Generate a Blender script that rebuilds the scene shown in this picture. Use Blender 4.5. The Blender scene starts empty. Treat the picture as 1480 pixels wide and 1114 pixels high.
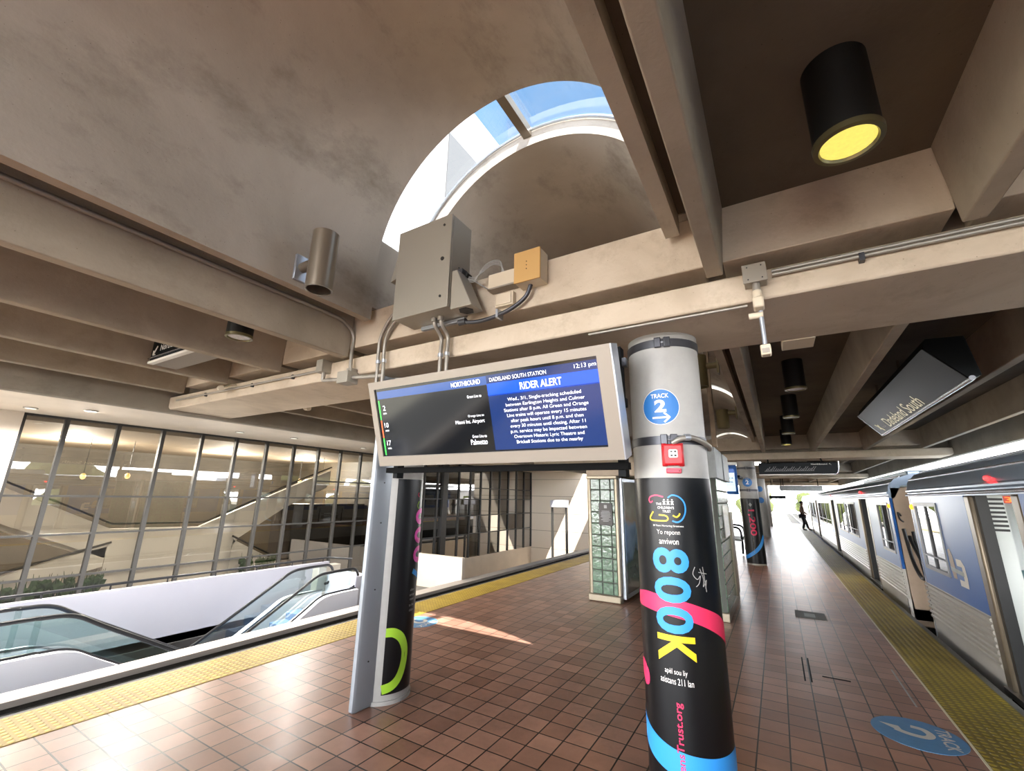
import bpy, bmesh, math, random
from mathutils import Vector, Matrix
random.seed(7)
SC = bpy.context.scene
COL = SC.collection
PI = math.pi
R = math.radians

# ------------------------------------------------------------------ materials
def lin(h):
    h = h.lstrip('#'); o = []
    for i in (0, 2, 4):
        c = int(h[i:i+2], 16)/255
        o.append(c/12.92 if c <= .04045 else ((c+.055)/1.055)**2.4)
    return (*o, 1)
def new_mat(name):
    m = bpy.data.materials.new(name); m.use_nodes = True
    nt = m.node_tree; p = nt.nodes['Principled BSDF']
    return m, nt, p
def N(nt, t, **kw):
    n = nt.nodes.new(t)
    for k, v in kw.items(): setattr(n, k, v)
    return n
def mat(name, col, rough=.6, metal=0, emit=None, es=0, noise=0, nscale=6, bump=0, bscale=60, spec=.5, coat=0):
    m, nt, p = new_mat(name)
    c = lin(col) if isinstance(col, str) else (*col, 1)
    p.inputs['Base Color'].default_value = c
    p.inputs['Roughness'].default_value = rough
    p.inputs['Metallic'].default_value = metal
    p.inputs['Specular IOR Level'].default_value = spec
    p.inputs['Coat Weight'].default_value = coat
    if emit:
        p.inputs['Emission Color'].default_value = lin(emit); p.inputs['Emission Strength'].default_value = es
    L = nt.links
    if noise or bump:
        g = N(nt, 'ShaderNodeNewGeometry')
    if noise:
        n = N(nt, 'ShaderNodeTexNoise'); n.inputs['Scale'].default_value = nscale; n.inputs['Detail'].default_value = 6
        n.inputs['Roughness'].default_value = .65
        L.new(g.outputs['Position'], n.inputs['Vector'])
        r = N(nt, 'ShaderNodeValToRGB')
        r.color_ramp.elements[0].position = .3; r.color_ramp.elements[1].position = .7
        r.color_ramp.elements[0].color = tuple(v*(1-noise) for v in c[:3])+(1,)
        r.color_ramp.elements[1].color = tuple(min(1, v*(1+noise*.55)) for v in c[:3])+(1,)
        L.new(n.outputs['Fac'], r.inputs['Fac']); L.new(r.outputs['Color'], p.inputs['Base Color'])
    if bump:
        b = N(nt, 'ShaderNodeTexNoise'); b.inputs['Scale'].default_value = bscale; b.inputs['Detail'].default_value = 4
        L.new(g.outputs['Position'], b.inputs['Vector'])
        bn = N(nt, 'ShaderNodeBump'); bn.inputs['Strength'].default_value = bump; bn.inputs['Distance'].default_value = .01
        L.new(b.outputs['Fac'], bn.inputs['Height']); L.new(bn.outputs['Normal'], p.inputs['Normal'])
    return m
def concrete(name, a, b, stain, amount=.5, nscale=1.1, rough=.85):
    """board-marked concrete: two tones mixed by large noise, darker weather stains, small pores"""
    m, nt, p = new_mat(name); L = nt.links
    g = N(nt, 'ShaderNodeNewGeometry')
    n1 = N(nt, 'ShaderNodeTexNoise'); n1.inputs['Scale'].default_value = nscale; n1.inputs['Detail'].default_value = 8; n1.inputs['Roughness'].default_value = .6; n1.inputs['Distortion'].default_value = .6
    L.new(g.outputs['Position'], n1.inputs['Vector'])
    r1 = N(nt, 'ShaderNodeValToRGB'); r1.color_ramp.elements[0].position = .35; r1.color_ramp.elements[1].position = .65
    r1.color_ramp.elements[0].color = lin(a); r1.color_ramp.elements[1].color = lin(b)
    L.new(n1.outputs['Fac'], r1.inputs['Fac'])
    n2 = N(nt, 'ShaderNodeTexNoise'); n2.inputs['Scale'].default_value = nscale*2.3; n2.inputs['Detail'].default_value = 10; n2.inputs['Roughness'].default_value = .72
    mp = N(nt, 'ShaderNodeMapping'); mp.inputs['Location'].default_value = (3.1, 7.7, 1.3); mp.inputs['Scale'].default_value = (1, .6, 1)
    L.new(g.outputs['Position'], mp.inputs['Vector']); L.new(mp.outputs['Vector'], n2.inputs['Vector'])
    r2 = N(nt, 'ShaderNodeValToRGB'); r2.color_ramp.elements[0].position = .52; r2.color_ramp.elements[1].position = .74
    r2.color_ramp.elements[0].color = (0, 0, 0, 1); r2.color_ramp.elements[1].color = (amount, amount, amount, 1)
    L.new(n2.outputs['Fac'], r2.inputs['Fac'])
    mx = N(nt, 'ShaderNodeMix', data_type='RGBA'); L.new(r2.outputs['Color'], mx.inputs['Factor'])
    L.new(r1.outputs['Color'], mx.inputs['A']); mx.inputs['B'].default_value = lin(stain)
    n3 = N(nt, 'ShaderNodeTexVoronoi'); n3.inputs['Scale'].default_value = 22
    L.new(g.outputs['Position'], n3.inputs['Vector'])
    r3 = N(nt, 'ShaderNodeValToRGB'); r3.color_ramp.elements[0].position = .03; r3.color_ramp.elements[1].position = .07
    r3.color_ramp.elements[0].color = (.35, .33, .3, 1); r3.color_ramp.elements[1].color = (1, 1, 1, 1)
    L.new(n3.outputs['Distance'], r3.inputs['Fac'])
    mu = N(nt, 'ShaderNodeMix', data_type='RGBA', blend_type='MULTIPLY'); mu.inputs['Factor'].default_value = .8
    L.new(mx.outputs['Result'], mu.inputs['A']); L.new(r3.outputs['Color'], mu.inputs['B'])
    L.new(mu.outputs['Result'], p.inputs['Base Color'])
    p.inputs['Roughness'].default_value = rough; p.inputs['Specular IOR Level'].default_value = .3
    nb = N(nt, 'ShaderNodeTexNoise'); nb.inputs['Scale'].default_value = 45; nb.inputs['Detail'].default_value = 5
    L.new(g.outputs['Position'], nb.inputs['Vector'])
    bn = N(nt, 'ShaderNodeBump'); bn.inputs['Strength'].default_value = .25; bn.inputs['Distance'].default_value = .006
    L.new(nb.outputs['Fac'], bn.inputs['Height']); L.new(bn.outputs['Normal'], p.inputs['Normal'])
    return m
def glass(name, tint, refl=.12, rough=.01, fres=.6):
    m, nt, p = new_mat(name); L = nt.links; nt.nodes.remove(p)
    t = N(nt, 'ShaderNodeBsdfTransparent'); t.inputs['Color'].default_value = lin(tint)
    g = N(nt, 'ShaderNodeBsdfGlossy'); g.inputs['Roughness'].default_value = rough
    f = N(nt, 'ShaderNodeFresnel'); f.inputs['IOR'].default_value = 1.5
    ma = N(nt, 'ShaderNodeMath', operation='MULTIPLY_ADD', use_clamp=True); ma.inputs[1].default_value = fres; ma.inputs[2].default_value = refl
    L.new(f.outputs['Fac'], ma.inputs[0])
    x = N(nt, 'ShaderNodeMixShader'); L.new(ma.outputs[0], x.inputs['Fac']); L.new(t.outputs[0], x.inputs[1]); L.new(g.outputs[0], x.inputs[2])
    L.new(x.outputs[0], nt.nodes['Material Output'].inputs['Surface'])
    return m
def tile_mat():
    m, nt, p = new_mat('quarry_tile'); L = nt.links
    g = N(nt, 'ShaderNodeNewGeometry')
    mp = N(nt, 'ShaderNodeMapping'); mp.inputs['Location'].default_value = (.12+20, -2.93+20, 0)
    L.new(g.outputs['Position'], mp.inputs['Vector'])
    b = N(nt, 'ShaderNodeTexBrick', offset=0, squash=1); b.inputs['Scale'].default_value = 1
    b.inputs['Brick Width'].default_value = .2; b.inputs['Row Height'].default_value = .2
    b.inputs['Mortar Size'].default_value = .0055; b.inputs['Mortar Smooth'].default_value = .1
    b.inputs['Color1'].default_value = lin('#8a6555'); b.inputs['Color2'].default_value = lin('#ab8270'); b.inputs['Mortar'].default_value = lin('#120d0b')
    L.new(mp.outputs['Vector'], b.inputs['Vector'])
    n = N(nt, 'ShaderNodeTexNoise'); n.inputs['Scale'].default_value = 2.5; n.inputs['Detail'].default_value = 7; n.inputs['Roughness'].default_value = .7
    L.new(g.outputs['Position'], n.inputs['Vector'])
    r = N(nt, 'ShaderNodeValToRGB'); r.color_ramp.elements[0].position = .3; r.color_ramp.elements[1].position = .75
    r.color_ramp.elements[0].color = (.72, .7, .68, 1); r.color_ramp.elements[1].color = (1.15, 1.12, 1.08, 1)
    L.new(n.outputs['Fac'], r.inputs['Fac'])
    mu = N(nt, 'ShaderNodeMix', data_type='RGBA', blend_type='MULTIPLY'); mu.inputs['Factor'].default_value = 1
    L.new(b.outputs['Color'], mu.inputs['A']); L.new(r.outputs['Color'], mu.inputs['B'])
    L.new(mu.outputs['Result'], p.inputs['Base Color'])
    rr = N(nt, 'ShaderNodeMapRange'); rr.inputs['To Min'].default_value = .26; rr.inputs['To Max'].default_value = .5
    L.new(n.outputs['Fac'], rr.inputs['Value']); L.new(rr.outputs['Result'], p.inputs['Roughness'])
    p.inputs['Specular IOR Level'].default_value = .5; p.inputs['Coat Weight'].default_value = .08; p.inputs['Coat Roughness'].default_value = .22
    sb = N(nt, 'ShaderNodeMath', operation='SUBTRACT'); sb.inputs[0].default_value = 1; L.new(b.outputs['Fac'], sb.inputs[1])
    n2 = N(nt, 'ShaderNodeTexNoise'); n2.inputs['Scale'].default_value = 9; L.new(g.outputs['Position'], n2.inputs['Vector'])
    ad = N(nt, 'ShaderNodeMath', operation='MULTIPLY_ADD'); ad.inputs[1].default_value = .25; L.new(n2.outputs['Fac'], ad.inputs[0]); L.new(sb.outputs[0], ad.inputs[2])
    bn = N(nt, 'ShaderNodeBump'); bn.inputs['Strength'].default_value = .5; bn.inputs['Distance'].default_value = .004
    L.new(ad.outputs[0], bn.inputs['Height']); L.new(bn.outputs['Normal'], p.inputs['Normal'])
    return m
def tactile_mat(name, c1, c2):
    m, nt, p = new_mat(name); L = nt.links
    g = N(nt, 'ShaderNodeNewGeometry')
    mp = N(nt, 'ShaderNodeMapping'); mp.inputs['Scale'].default_value = (1/.06, 1/.06, 1/.06)
    L.new(g.outputs['Position'], mp.inputs['Vector'])
    fr = N(nt, 'ShaderNodeVectorMath', operation='FRACTION'); L.new(mp.outputs['Vector'], fr.inputs[0])
    sp = N(nt, 'ShaderNodeSeparateXYZ'); L.new(fr.outputs['Vector'], sp.inputs[0])
    cb = N(nt, 'ShaderNodeCombineXYZ'); L.new(sp.outputs['X'], cb.inputs['X']); L.new(sp.outputs['Y'], cb.inputs['Y'])
    ds = N(nt, 'ShaderNodeVectorMath', operation='DISTANCE'); ds.inputs[1].default_value = (.5, .5, 0); L.new(cb.outputs[0], ds.inputs[0])
    mr = N(nt, 'ShaderNodeMapRange', interpolation_type='SMOOTHSTEP'); mr.inputs['From Min'].default_value = .2; mr.inputs['From Max'].default_value = .42
    mr.inputs['To Min'].default_value = 1; mr.inputs['To Max'].default_value = 0
    L.new(ds.outputs['Value'], mr.inputs['Value'])
    mx = N(nt, 'ShaderNodeMix', data_type='RGBA'); mx.inputs['A'].default_value = lin(c2); mx.inputs['B'].default_value = lin(c1)
    L.new(mr.outputs['Result'], mx.inputs['Factor'])
    n = N(nt, 'ShaderNodeTexNoise'); n.inputs['Scale'].default_value = 3; n.inputs['Detail'].default_value = 6; L.new(g.outputs['Position'], n.inputs['Vector'])
    r = N(nt, 'ShaderNodeValToRGB'); r.color_ramp.elements[0].position = .35; r.color_ramp.elements[0].color = (.75, .73, .7, 1); r.color_ramp.elements[1].position = .65
    L.new(n.outputs['Fac'], r.inputs['Fac'])
    mu = N(nt, 'ShaderNodeMix', data_type='RGBA', blend_type='MULTIPLY'); mu.inputs['Factor'].default_value = 1
    L.new(mx.outputs['Result'], mu.inputs['A']); L.new(r.outputs['Color'], mu.inputs['B']); L.new(mu.outputs['Result'], p.inputs['Base Color'])
    bn = N(nt, 'ShaderNodeBump'); bn.inputs['Strength'].default_value = .8; bn.inputs['Distance'].default_value = .006
    L.new(mr.outputs['Result'], bn.inputs['Height']); L.new(bn.outputs['Normal'], p.inputs['Normal'])
    p.inputs['Roughness'].default_value = .55
    return m
def panel_mat(name, col, line, step, axis, rough=.6, off=0):
    """cladding with thin dark joints every «step» along one or two axes"""
    m, nt, p = new_mat(name); L = nt.links
    g = N(nt, 'ShaderNodeNewGeometry'); sp = N(nt, 'ShaderNodeSeparateXYZ'); L.new(g.outputs['Position'], sp.inputs[0])
    last = None
    for ax, st in zip(axis, step):
        mo = N(nt, 'ShaderNodeMath', operation='PINGPONG'); mo.inputs[1].default_value = st/2
        ad = N(nt, 'ShaderNodeMath', operation='ADD'); ad.inputs[1].default_value = 100*st+off
        L.new(sp.outputs[ax], ad.inputs[0]); L.new(ad.outputs[0], mo.inputs[0])
        lt = N(nt, 'ShaderNodeMath', operation='LESS_THAN'); lt.inputs[1].default_value = .012; L.new(mo.outputs[0], lt.inputs[0])
        if last is None: last = lt
        else:
            mxm = N(nt, 'ShaderNodeMath', operation='MAXIMUM'); L.new(last.outputs[0], mxm.inputs[0]); L.new(lt.outputs[0], mxm.inputs[1]); last = mxm
    mx = N(nt, 'ShaderNodeMix', data_type='RGBA'); mx.inputs['A'].default_value = lin(col); mx.inputs['B'].default_value = lin(line)
    L.new(last.outputs[0], mx.inputs['Factor']); L.new(mx.outputs['Result'], p.inputs['Base Color']); p.inputs['Roughness'].default_value = rough
    return m

M = {}
M['beam'] = concrete('beam_concrete', '#b5a591', '#c8b9a5', '#8c7b67', .5, 1.6)
M['rib'] = concrete('rib_concrete', '#9b9080', '#b0a493', '#7b6f60', .45, 1.2)
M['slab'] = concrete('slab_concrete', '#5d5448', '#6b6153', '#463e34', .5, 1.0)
M['vault'] = concrete('vault_concrete', '#a1988c', '#bab1a4', '#60574b', .7, .55)
M['edge'] = concrete('edge_concrete', '#8c8478', '#9c9284', '#6b6358', .5, 1.2)
M['plaster'] = mat('pale_plaster', '#d8ccbd', .8, noise=.08, nscale=1.5)
M['white'] = mat('white_cladding', '#c2c2cd', .35, noise=.04, nscale=1)
M['wellwall'] = mat('well_wall_paint', '#92929c', .5, noise=.04, nscale=1)
M['coping'] = mat('coping_paint', '#a39a92', .5, noise=.08, nscale=3)
M['cladding'] = mat('escalator_cladding', '#e9e9f2', .35)
M['tile'] = tile_mat()
M['tact'] = tactile_mat('yellow_tactile', '#d8b94a', '#b0912e')
M['tact2'] = tactile_mat('olive_yellow_tactile', '#a8921c', '#7f6c12')  # darker, more olive yellow than the left strip
M['granite'] = mat('edge_granite', '#6a6864', .7, noise=.3, nscale=40)
M['whiteline'] = mat('white_paint_line', '#cfc7ae', .6)
M['dark'] = mat('black_paint', '#0b0b0b', .8, spec=.1)
M['bed'] = mat('track_bed', '#3a3630', .9, noise=.3, nscale=4)
M['steel'] = mat('rail_steel', '#8a8580', .35, metal=.9)
M['colpaint'] = mat('column_paint', '#a3a19c', .45, noise=.06, nscale=14)
M['wrap'] = mat('black_vinyl', '#0b0c0f', .32, spec=.35, noise=.15, nscale=5)
M['strap'] = mat('steel_strap', '#4c4d52', .4, metal=.6)
M['blue'] = mat('sky_blue_print', '#2f8fe0', .4)
M['dblue'] = mat('sticker_blue', '#2a72b8', .45)
M['pink'] = mat('pink_print', '#e0305f', .4)
M['magenta'] = mat('magenta_print', '#d94aa8', .4)
M['yellow'] = mat('yellow_print', '#e6c21e', .4)
M['green'] = mat('lime_print', '#97c234', .4)
M['ink'] = mat('white_print', '#e8e6e2', .5)
M['greyink'] = mat('grey_print', '#a9a9a9', .5)
M['blackink'] = mat('black_print', '#141414', .5)
M['red'] = mat('alarm_red', '#c01a22', .35, noise=.05)
M['redlite'] = mat('alarm_red_plate', '#d8485a', .4)
M['alu'] = mat('sign_aluminium', '#8f867b', .4, metal=.2)
M['aluside'] = mat('brushed_aluminium', '#b9bfc8', .3, metal=.7)
M['chan'] = mat('channel_grey', '#8d9298', .35, metal=.5)
M['box'] = mat('enclosure_grey', '#9c968a', .45, metal=.25)
M['boxside'] = mat('enclosure_grey_side', '#9c968a', .4, metal=.25)
M['tan'] = mat('tan_box_paint', '#c2995c', .5)
M['beige'] = mat('beige_plastic', '#cbbda6', .5)
M['conduit'] = mat('conduit_zinc', '#9b958c', .4, metal=.5)
M['rubber'] = mat('black_rubber', '#101010', .5)
M['wire'] = mat('grey_wire', '#8c8a86', .5)
M['lampblack'] = mat('lamp_black', '#0a0b0a', .55, noise=.3, nscale=60)
M['lampgrey'] = mat('lamp_bronze', '#857b6d', .35, metal=.6)
M['lampolive'] = mat('lamp_olive', '#6a5d3c', .5, metal=.3)
M['lens'] = mat('warm_lamp_lens', '#8a7a30', .25, emit='#f4dc6a', es=.125, noise=.5, nscale=30)
M['lenscold'] = mat('frosted_lens', '#d6d6d8', .25, noise=.25, nscale=40)
M['rim'] = mat('lens_rim', '#7d7657', .3, metal=.7)
M['screen'] = mat('screen_black', '#0a0c10', .1, emit='#0c1016', es=.08)
M['screenblue'] = mat('screen_blue_panel', '#08122c', .12, emit='#12336f', es=.14)
M['screenhdr'] = mat('screen_header_blue', '#0a1a40', .12, emit='#3b62a8', es=.13)
M['screenalert'] = mat('screen_alert_blue', '#051a60', .12, emit='#0f58e6', es=.17)
M['screenink'] = mat('screen_white_text', '#ffffff', .3, emit='#eef3ff', es=.12)
M['screengreen'] = mat('screen_green_bar', '#30d040', .3, emit='#3fe04a', es=.14)
M['screenorange'] = mat('screen_orange_bar', '#e05020', .3, emit='#f0582a', es=.14)
M['screenlight'] = mat('screen_pale', '#c8dcf0', .3, emit='#bcd8f2', es=.12)
M['signface'] = mat('sign_face_grey', '#1b1e21', .3, spec=.08)
M['signink'] = mat('lit_sign_lettering', '#d6d2bc', .5, emit='#e8e2c4', es=.055)
M['signbody'] = mat('sign_body_dark', '#0d1012', .6, spec=.12)
M['signtrim'] = mat('sign_trim', '#b8bcc4', .25, metal=.7)
M['mull'] = mat('mullion_grey', '#3b3a39', .5, metal=.1)
M['bglass'] = glass('curtain_glass', '#d0ccc2', .13, .006, .55)
M['skyglass'] = glass('skylight_glass', '#f2f7ff', .01, .0, .25)
M['escglass'] = glass('balustrade_glass', '#dcebe8', .10, .005, .6)
M['trainglass'] = glass('train_glass', '#8d9490', .22, .005, .6)
M['handrail'] = mat('black_handrail', '#16171a', .35)
M['step'] = mat('escalator_step', '#6d87a8', .4, metal=.3)
M['louver'] = mat('louver_grey', '#4a4948', .6)
M['interior'] = mat('lobby_wall_brown', '#3d3528', .6, noise=.3, nscale=1.2)
M['lobbydark'] = mat('lobby_stone_and_well_shade', '#2b2622', .4, noise=.2)
M['lobbyfloor'] = mat('lobby_floor', '#6a5f52', .3)
M['lobbyceil'] = mat('lobby_ceiling', '#8a7a64', .8)
M['stairwhite'] = mat('stair_white', '#dcd8d2', .6)
M['softlens'] = mat('soft_white_lens', '#f0efe6', .4, emit='#f4f2e4', es=.1)
M['pendant'] = mat('pendant_glow', '#ffd9a0', .4, emit='#ffb860', es=.14)
M['foliage'] = mat('foliage_green', '#545c2c', .8, noise=.5, nscale=3)
M['foliage2'] = mat('planter_green', '#2f4d28', .8, noise=.5, nscale=10)
M['trunk'] = mat('tree_trunk', '#5a4632', .9)
M['towerwall'] = panel_mat('tower_panels', '#858482', '#3c3b3a', (3.2, 6.4), ('Z', 'Y'))
M['southwall'] = panel_mat('south_wall_panels', '#d9cdbd', '#8d8272', (.95,), ('Z',), off=.15)
M['steelside'] = mat('stainless_side', '#b3aea6', .45, metal=.25, noise=.1, nscale=2)
M['flute'] = mat('stainless_flutes', '#a9a49b', .35, metal=.5)
M['bluestripe'] = mat('train_blue', '#24528f', .3, spec=.12)
M['trainbrown'] = mat('door_jamb_stainless', '#6d6252', .35, metal=.6)
M['trainend'] = mat('car_end_panel', '#9a8774', .45, metal=.4, noise=.15, nscale=3)
M['traininside'] = mat('train_interior_white', '#cfd3cf', .5)
M['trainfloor'] = mat('train_floor', '#4a4a48', .6)
M['trainroof'] = mat('train_roof', '#8796a8', .3, metal=.4)
M['winframe'] = mat('window_frame_grey', '#6d6e70', .4, metal=.4)
M['seat'] = mat('train_seat_teal', '#4f6f70', .5)
M['redlamp'] = mat('red_marker_lamp', '#ff2a2a', .3, emit='#ff1818', es=2)
M['amberlamp'] = mat('amber_marker_lamp', '#ff9a20', .3, emit='#ff8a10', es=1)
M['ledorange'] = mat('led_orange', '#ff6a20', .3, emit='#ff6418', es=.3)
M['ledred'] = mat('led_panel_red', '#8a1a08', .3, emit='#a02408', es=.12)
M['glassblock'] = mat('glass_block_green', '#57735a', .1, spec=.6, noise=.6, nscale=14, bump=.6, bscale=18)
M['grout'] = mat('glass_block_grout', '#4c4f48', .8)
M['frame'] = mat('shelter_frame', '#8f8471', .35, metal=.5)
M['stone'] = mat('grey_cladding_stone', '#9ba09f', .6, noise=.15, nscale=8)
M['slate'] = mat('slate_notice', '#575553', .6)
M['posterface'] = mat('poster_print', '#8d8d92', .25, noise=.45, nscale=2.2)
M['mirror'] = mat('polished_plate', '#b6b4ae', .12, metal=.9)
M['wood'] = mat('post_brown', '#7a6650', .7, noise=.25, nscale=6)
M['skin'] = mat('skin', '#6b4a38', .6)
M['jacket'] = mat('brown_jacket', '#6e5a48', .8)
M['trousers'] = mat('dark_trousers', '#1d1e22', .8)
M['hair'] = mat('black_hair', '#15120f', .7)
M['asphalt'] = mat('ground_mat', '#cdc8b8', .9, noise=.2, nscale=.1)
M['decalgrey'] = mat('decal_white', '#c9c4bb', .55)
M['decalblue'] = mat('decal_blue', '#5484ad', .5, noise=.1, nscale=12)

# ------------------------------------------------------------------ mesh helpers
class B:
    def __init__(s): s.bm = bmesh.new()
    def box(s, x0, x1, y0, y1, z0, z1, rot=None, piv=None):
        v = [s.bm.verts.new(p) for p in ((x0,y0,z0),(x1,y0,z0),(x1,y1,z0),(x0,y1,z0),(x0,y0,z1),(x1,y0,z1),(x1,y1,z1),(x0,y1,z1))]
        for f in ((3,2,1,0),(4,5,6,7),(0,1,5,4),(1,2,6,5),(2,3,7,6),(3,0,4,7)): s.bm.faces.new([v[i] for i in f])
        if rot is not None:
            bmesh.ops.rotate(s.bm, verts=v, cent=piv or ((x0+x1)/2,(y0+y1)/2,(z0+z1)/2), matrix=rot)
        return s
    def prism(s, pts, ax, a, b):
        """polygon in the two other axes extruded along ax from a to b"""
        def P(p, t):
            return {'x': (t, p[0], p[1]), 'y': (p[0], t, p[1]), 'z': (p[0], p[1], t)}[ax]
        v0 = [s.bm.verts.new(P(p, a)) for p in pts]; v1 = [s.bm.verts.new(P(p, b)) for p in pts]
        n = len(pts)
        s.bm.faces.new(v0[::-1]); s.bm.faces.new(v1)
        for i in range(n): s.bm.faces.new((v0[i], v0[(i+1) % n], v1[(i+1) % n], v1[i]))
        return s
    def cyl(s, p0, p1, r, seg=24, r1=None, caps=True):
        p0, p1 = Vector(p0), Vector(p1); d = p1-p0; r1 = r if r1 is None else r1
        q = d.to_track_quat('Z', 'Y').to_matrix()
        a = [s.bm.verts.new(p0+q@Vector((r*math.cos(t), r*math.sin(t), 0))) for t in [2*PI*i/seg for i in range(seg)]]
        b = [s.bm.verts.new(p1+q@Vector((r1*math.cos(t), r1*math.sin(t), 0))) for t in [2*PI*i/seg for i in range(seg)]]
        for i in range(seg): s.bm.faces.new((a[i], a[(i+1) % seg], b[(i+1) % seg], b[i]))
        if caps: s.bm.faces.new(a[::-1]); s.bm.faces.new(b)
        return s
    def tube(s, pts, r, seg=10):
        pts = [Vector(p) for p in pts]; rings = []
        up = Vector((.13, .31, .94)).normalized(); prev = None
        for i, p in enumerate(pts):
            d = ((pts[min(i+1, len(pts)-1)]-p).normalized()+(p-pts[max(i-1, 0)]).normalized())
            d = d.normalized() if d.length > 1e-6 else Vector((0, 0, 1))
            if prev is None:
                u = d.cross(up).normalized()
            else:
                u = (prev-d*prev.dot(d)).normalized()
            prev = u; w = d.cross(u)
            rings.append([s.bm.verts.new(p+r*(math.cos(2*PI*k/seg)*u+math.sin(2*PI*k/seg)*w)) for k in range(seg)])
        for a, b in zip(rings, rings[1:]):
            for k in range(seg): s.bm.faces.new((a[k], a[(k+1) % seg], b[(k+1) % seg], b[k]))
        s.bm.faces.new(rings[0][::-1]); s.bm.faces.new(rings[-1])
        return s
    def sphere(s, c, r, seg=16, sc=(1, 1, 1)):
        m = Matrix.Translation(c) @ Matrix.Diagonal((r*sc[0], r*sc[1], r*sc[2], 1))
        bmesh.ops.create_uvsphere(s.bm, u_segments=seg, v_segments=max(6, seg//2), radius=1, matrix=m); return s
    def ico(s, c, r, sub=2, sc=(1, 1, 1), jit=0):
        m = Matrix.Translation(c) @ Matrix.Diagonal((r*sc[0], r*sc[1], r*sc[2], 1))
        out = bmesh.ops.create_icosphere(s.bm, subdivisions=sub, radius=1, matrix=m)
        for v in out['verts']: v.co += Vector((random.uniform(-jit, jit), random.uniform(-jit, jit), random.uniform(-jit, jit)))
        return s
def obj(name, b, m, parent=None, smooth=40, bevel=0, kind=None):
    bm = b.bm if isinstance(b, B) else b
    bmesh.ops.recalc_face_normals(bm, faces=bm.faces)
    me = bpy.data.meshes.new(name); bm.to_mesh(me); bm.free()
    me.materials.append(M[m] if isinstance(m, str) else m)
    if smooth and len(me.polygons):
        me.shade_smooth(); me.set_sharp_from_angle(angle=R(smooth))
    o = bpy.data.objects.new(name, me); COL.objects.link(o)
    if bevel:
        md = o.modifiers.new('bevel', 'BEVEL'); md.width = bevel; md.segments = 2; md.limit_method = 'ANGLE'; md.angle_limit = R(50)
    if parent: child(o, parent)
    if kind: o['kind'] = kind
    return o
def child(o, parent):
    o.parent = parent
    # meshes are modelled in world coordinates; only a thing's own Empty carries an offset
    o.matrix_parent_inverse = Matrix.Translation(-parent.location)
def tag(o, label, cat, group=None):
    o['label'] = label; o['category'] = cat
    if group: o['group'] = group
    return o
def thing(name, label, cat, loc=(0, 0, 0), group=None):
    o = bpy.data.objects.new(name, None); COL.objects.link(o); o.location = loc; o.empty_display_size = .1
    return tag(o, label, cat, group)
def structure(name, b, m, parent=None, **kw):
    return obj(name, b, m, parent, kind=None if parent else 'structure', **kw)
def arc(c, r, a0, a1, n):
    return [(c[0]+r*math.cos(a0+(a1-a0)*i/n), c[1]+r*math.sin(a0+(a1-a0)*i/n)) for i in range(n+1)]

# ---- lettering
def text_geo(s, shear=0, bold=0):
    cu = bpy.data.curves.new('t', 'FONT'); cu.body = s; cu.align_x = 'CENTER'; cu.size = 1; cu.shear = shear; cu.offset = bold; cu.resolution_u = 4
    ob = bpy.data.objects.new('t', cu)
    me = bpy.data.meshes.new_from_object(ob)
    vs = [Vector((v.co.x, v.co.y)) for v in me.vertices]; fs = [tuple(p.vertices) for p in me.polygons]
    bpy.data.objects.remove(ob); bpy.data.curves.remove(cu); bpy.data.meshes.remove(me)
    return vs, fs
def fit(vs, w=None, h=None):
    x0 = min(v.x for v in vs); x1 = max(v.x for v in vs); y0 = min(v.y for v in vs); y1 = max(v.y for v in vs)
    sx = w/(x1-x0) if w else None; sy = h/(y1-y0) if h else None
    sx = sx or sy; sy = sy or sx
    return [Vector(((v.x-(x0+x1)/2)*sx, (v.y-(y0+y1)/2)*sy)) for v in vs]
def flat_text(s, w, h, o, right, up, m, parent, name='lettering', shear=0, bold=0, lift=.0015, rot=0):
    vs, fs = text_geo(s, shear, bold); vs = fit(vs, w, h)
    right = Vector(right).normalized(); up = Vector(up).normalized(); n = right.cross(up)
    bm = bmesh.new(); c, sn = math.cos(rot), math.sin(rot)
    bv = [bm.verts.new(Vector(o)+right*(c*v.x-sn*v.y)+up*(sn*v.x+c*v.y)+n*lift) for v in vs]
    for f in fs:
        try: bm.faces.new([bv[i] for i in f])
        except ValueError: pass
    return obj(name, bm, m, parent, smooth=0)
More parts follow.
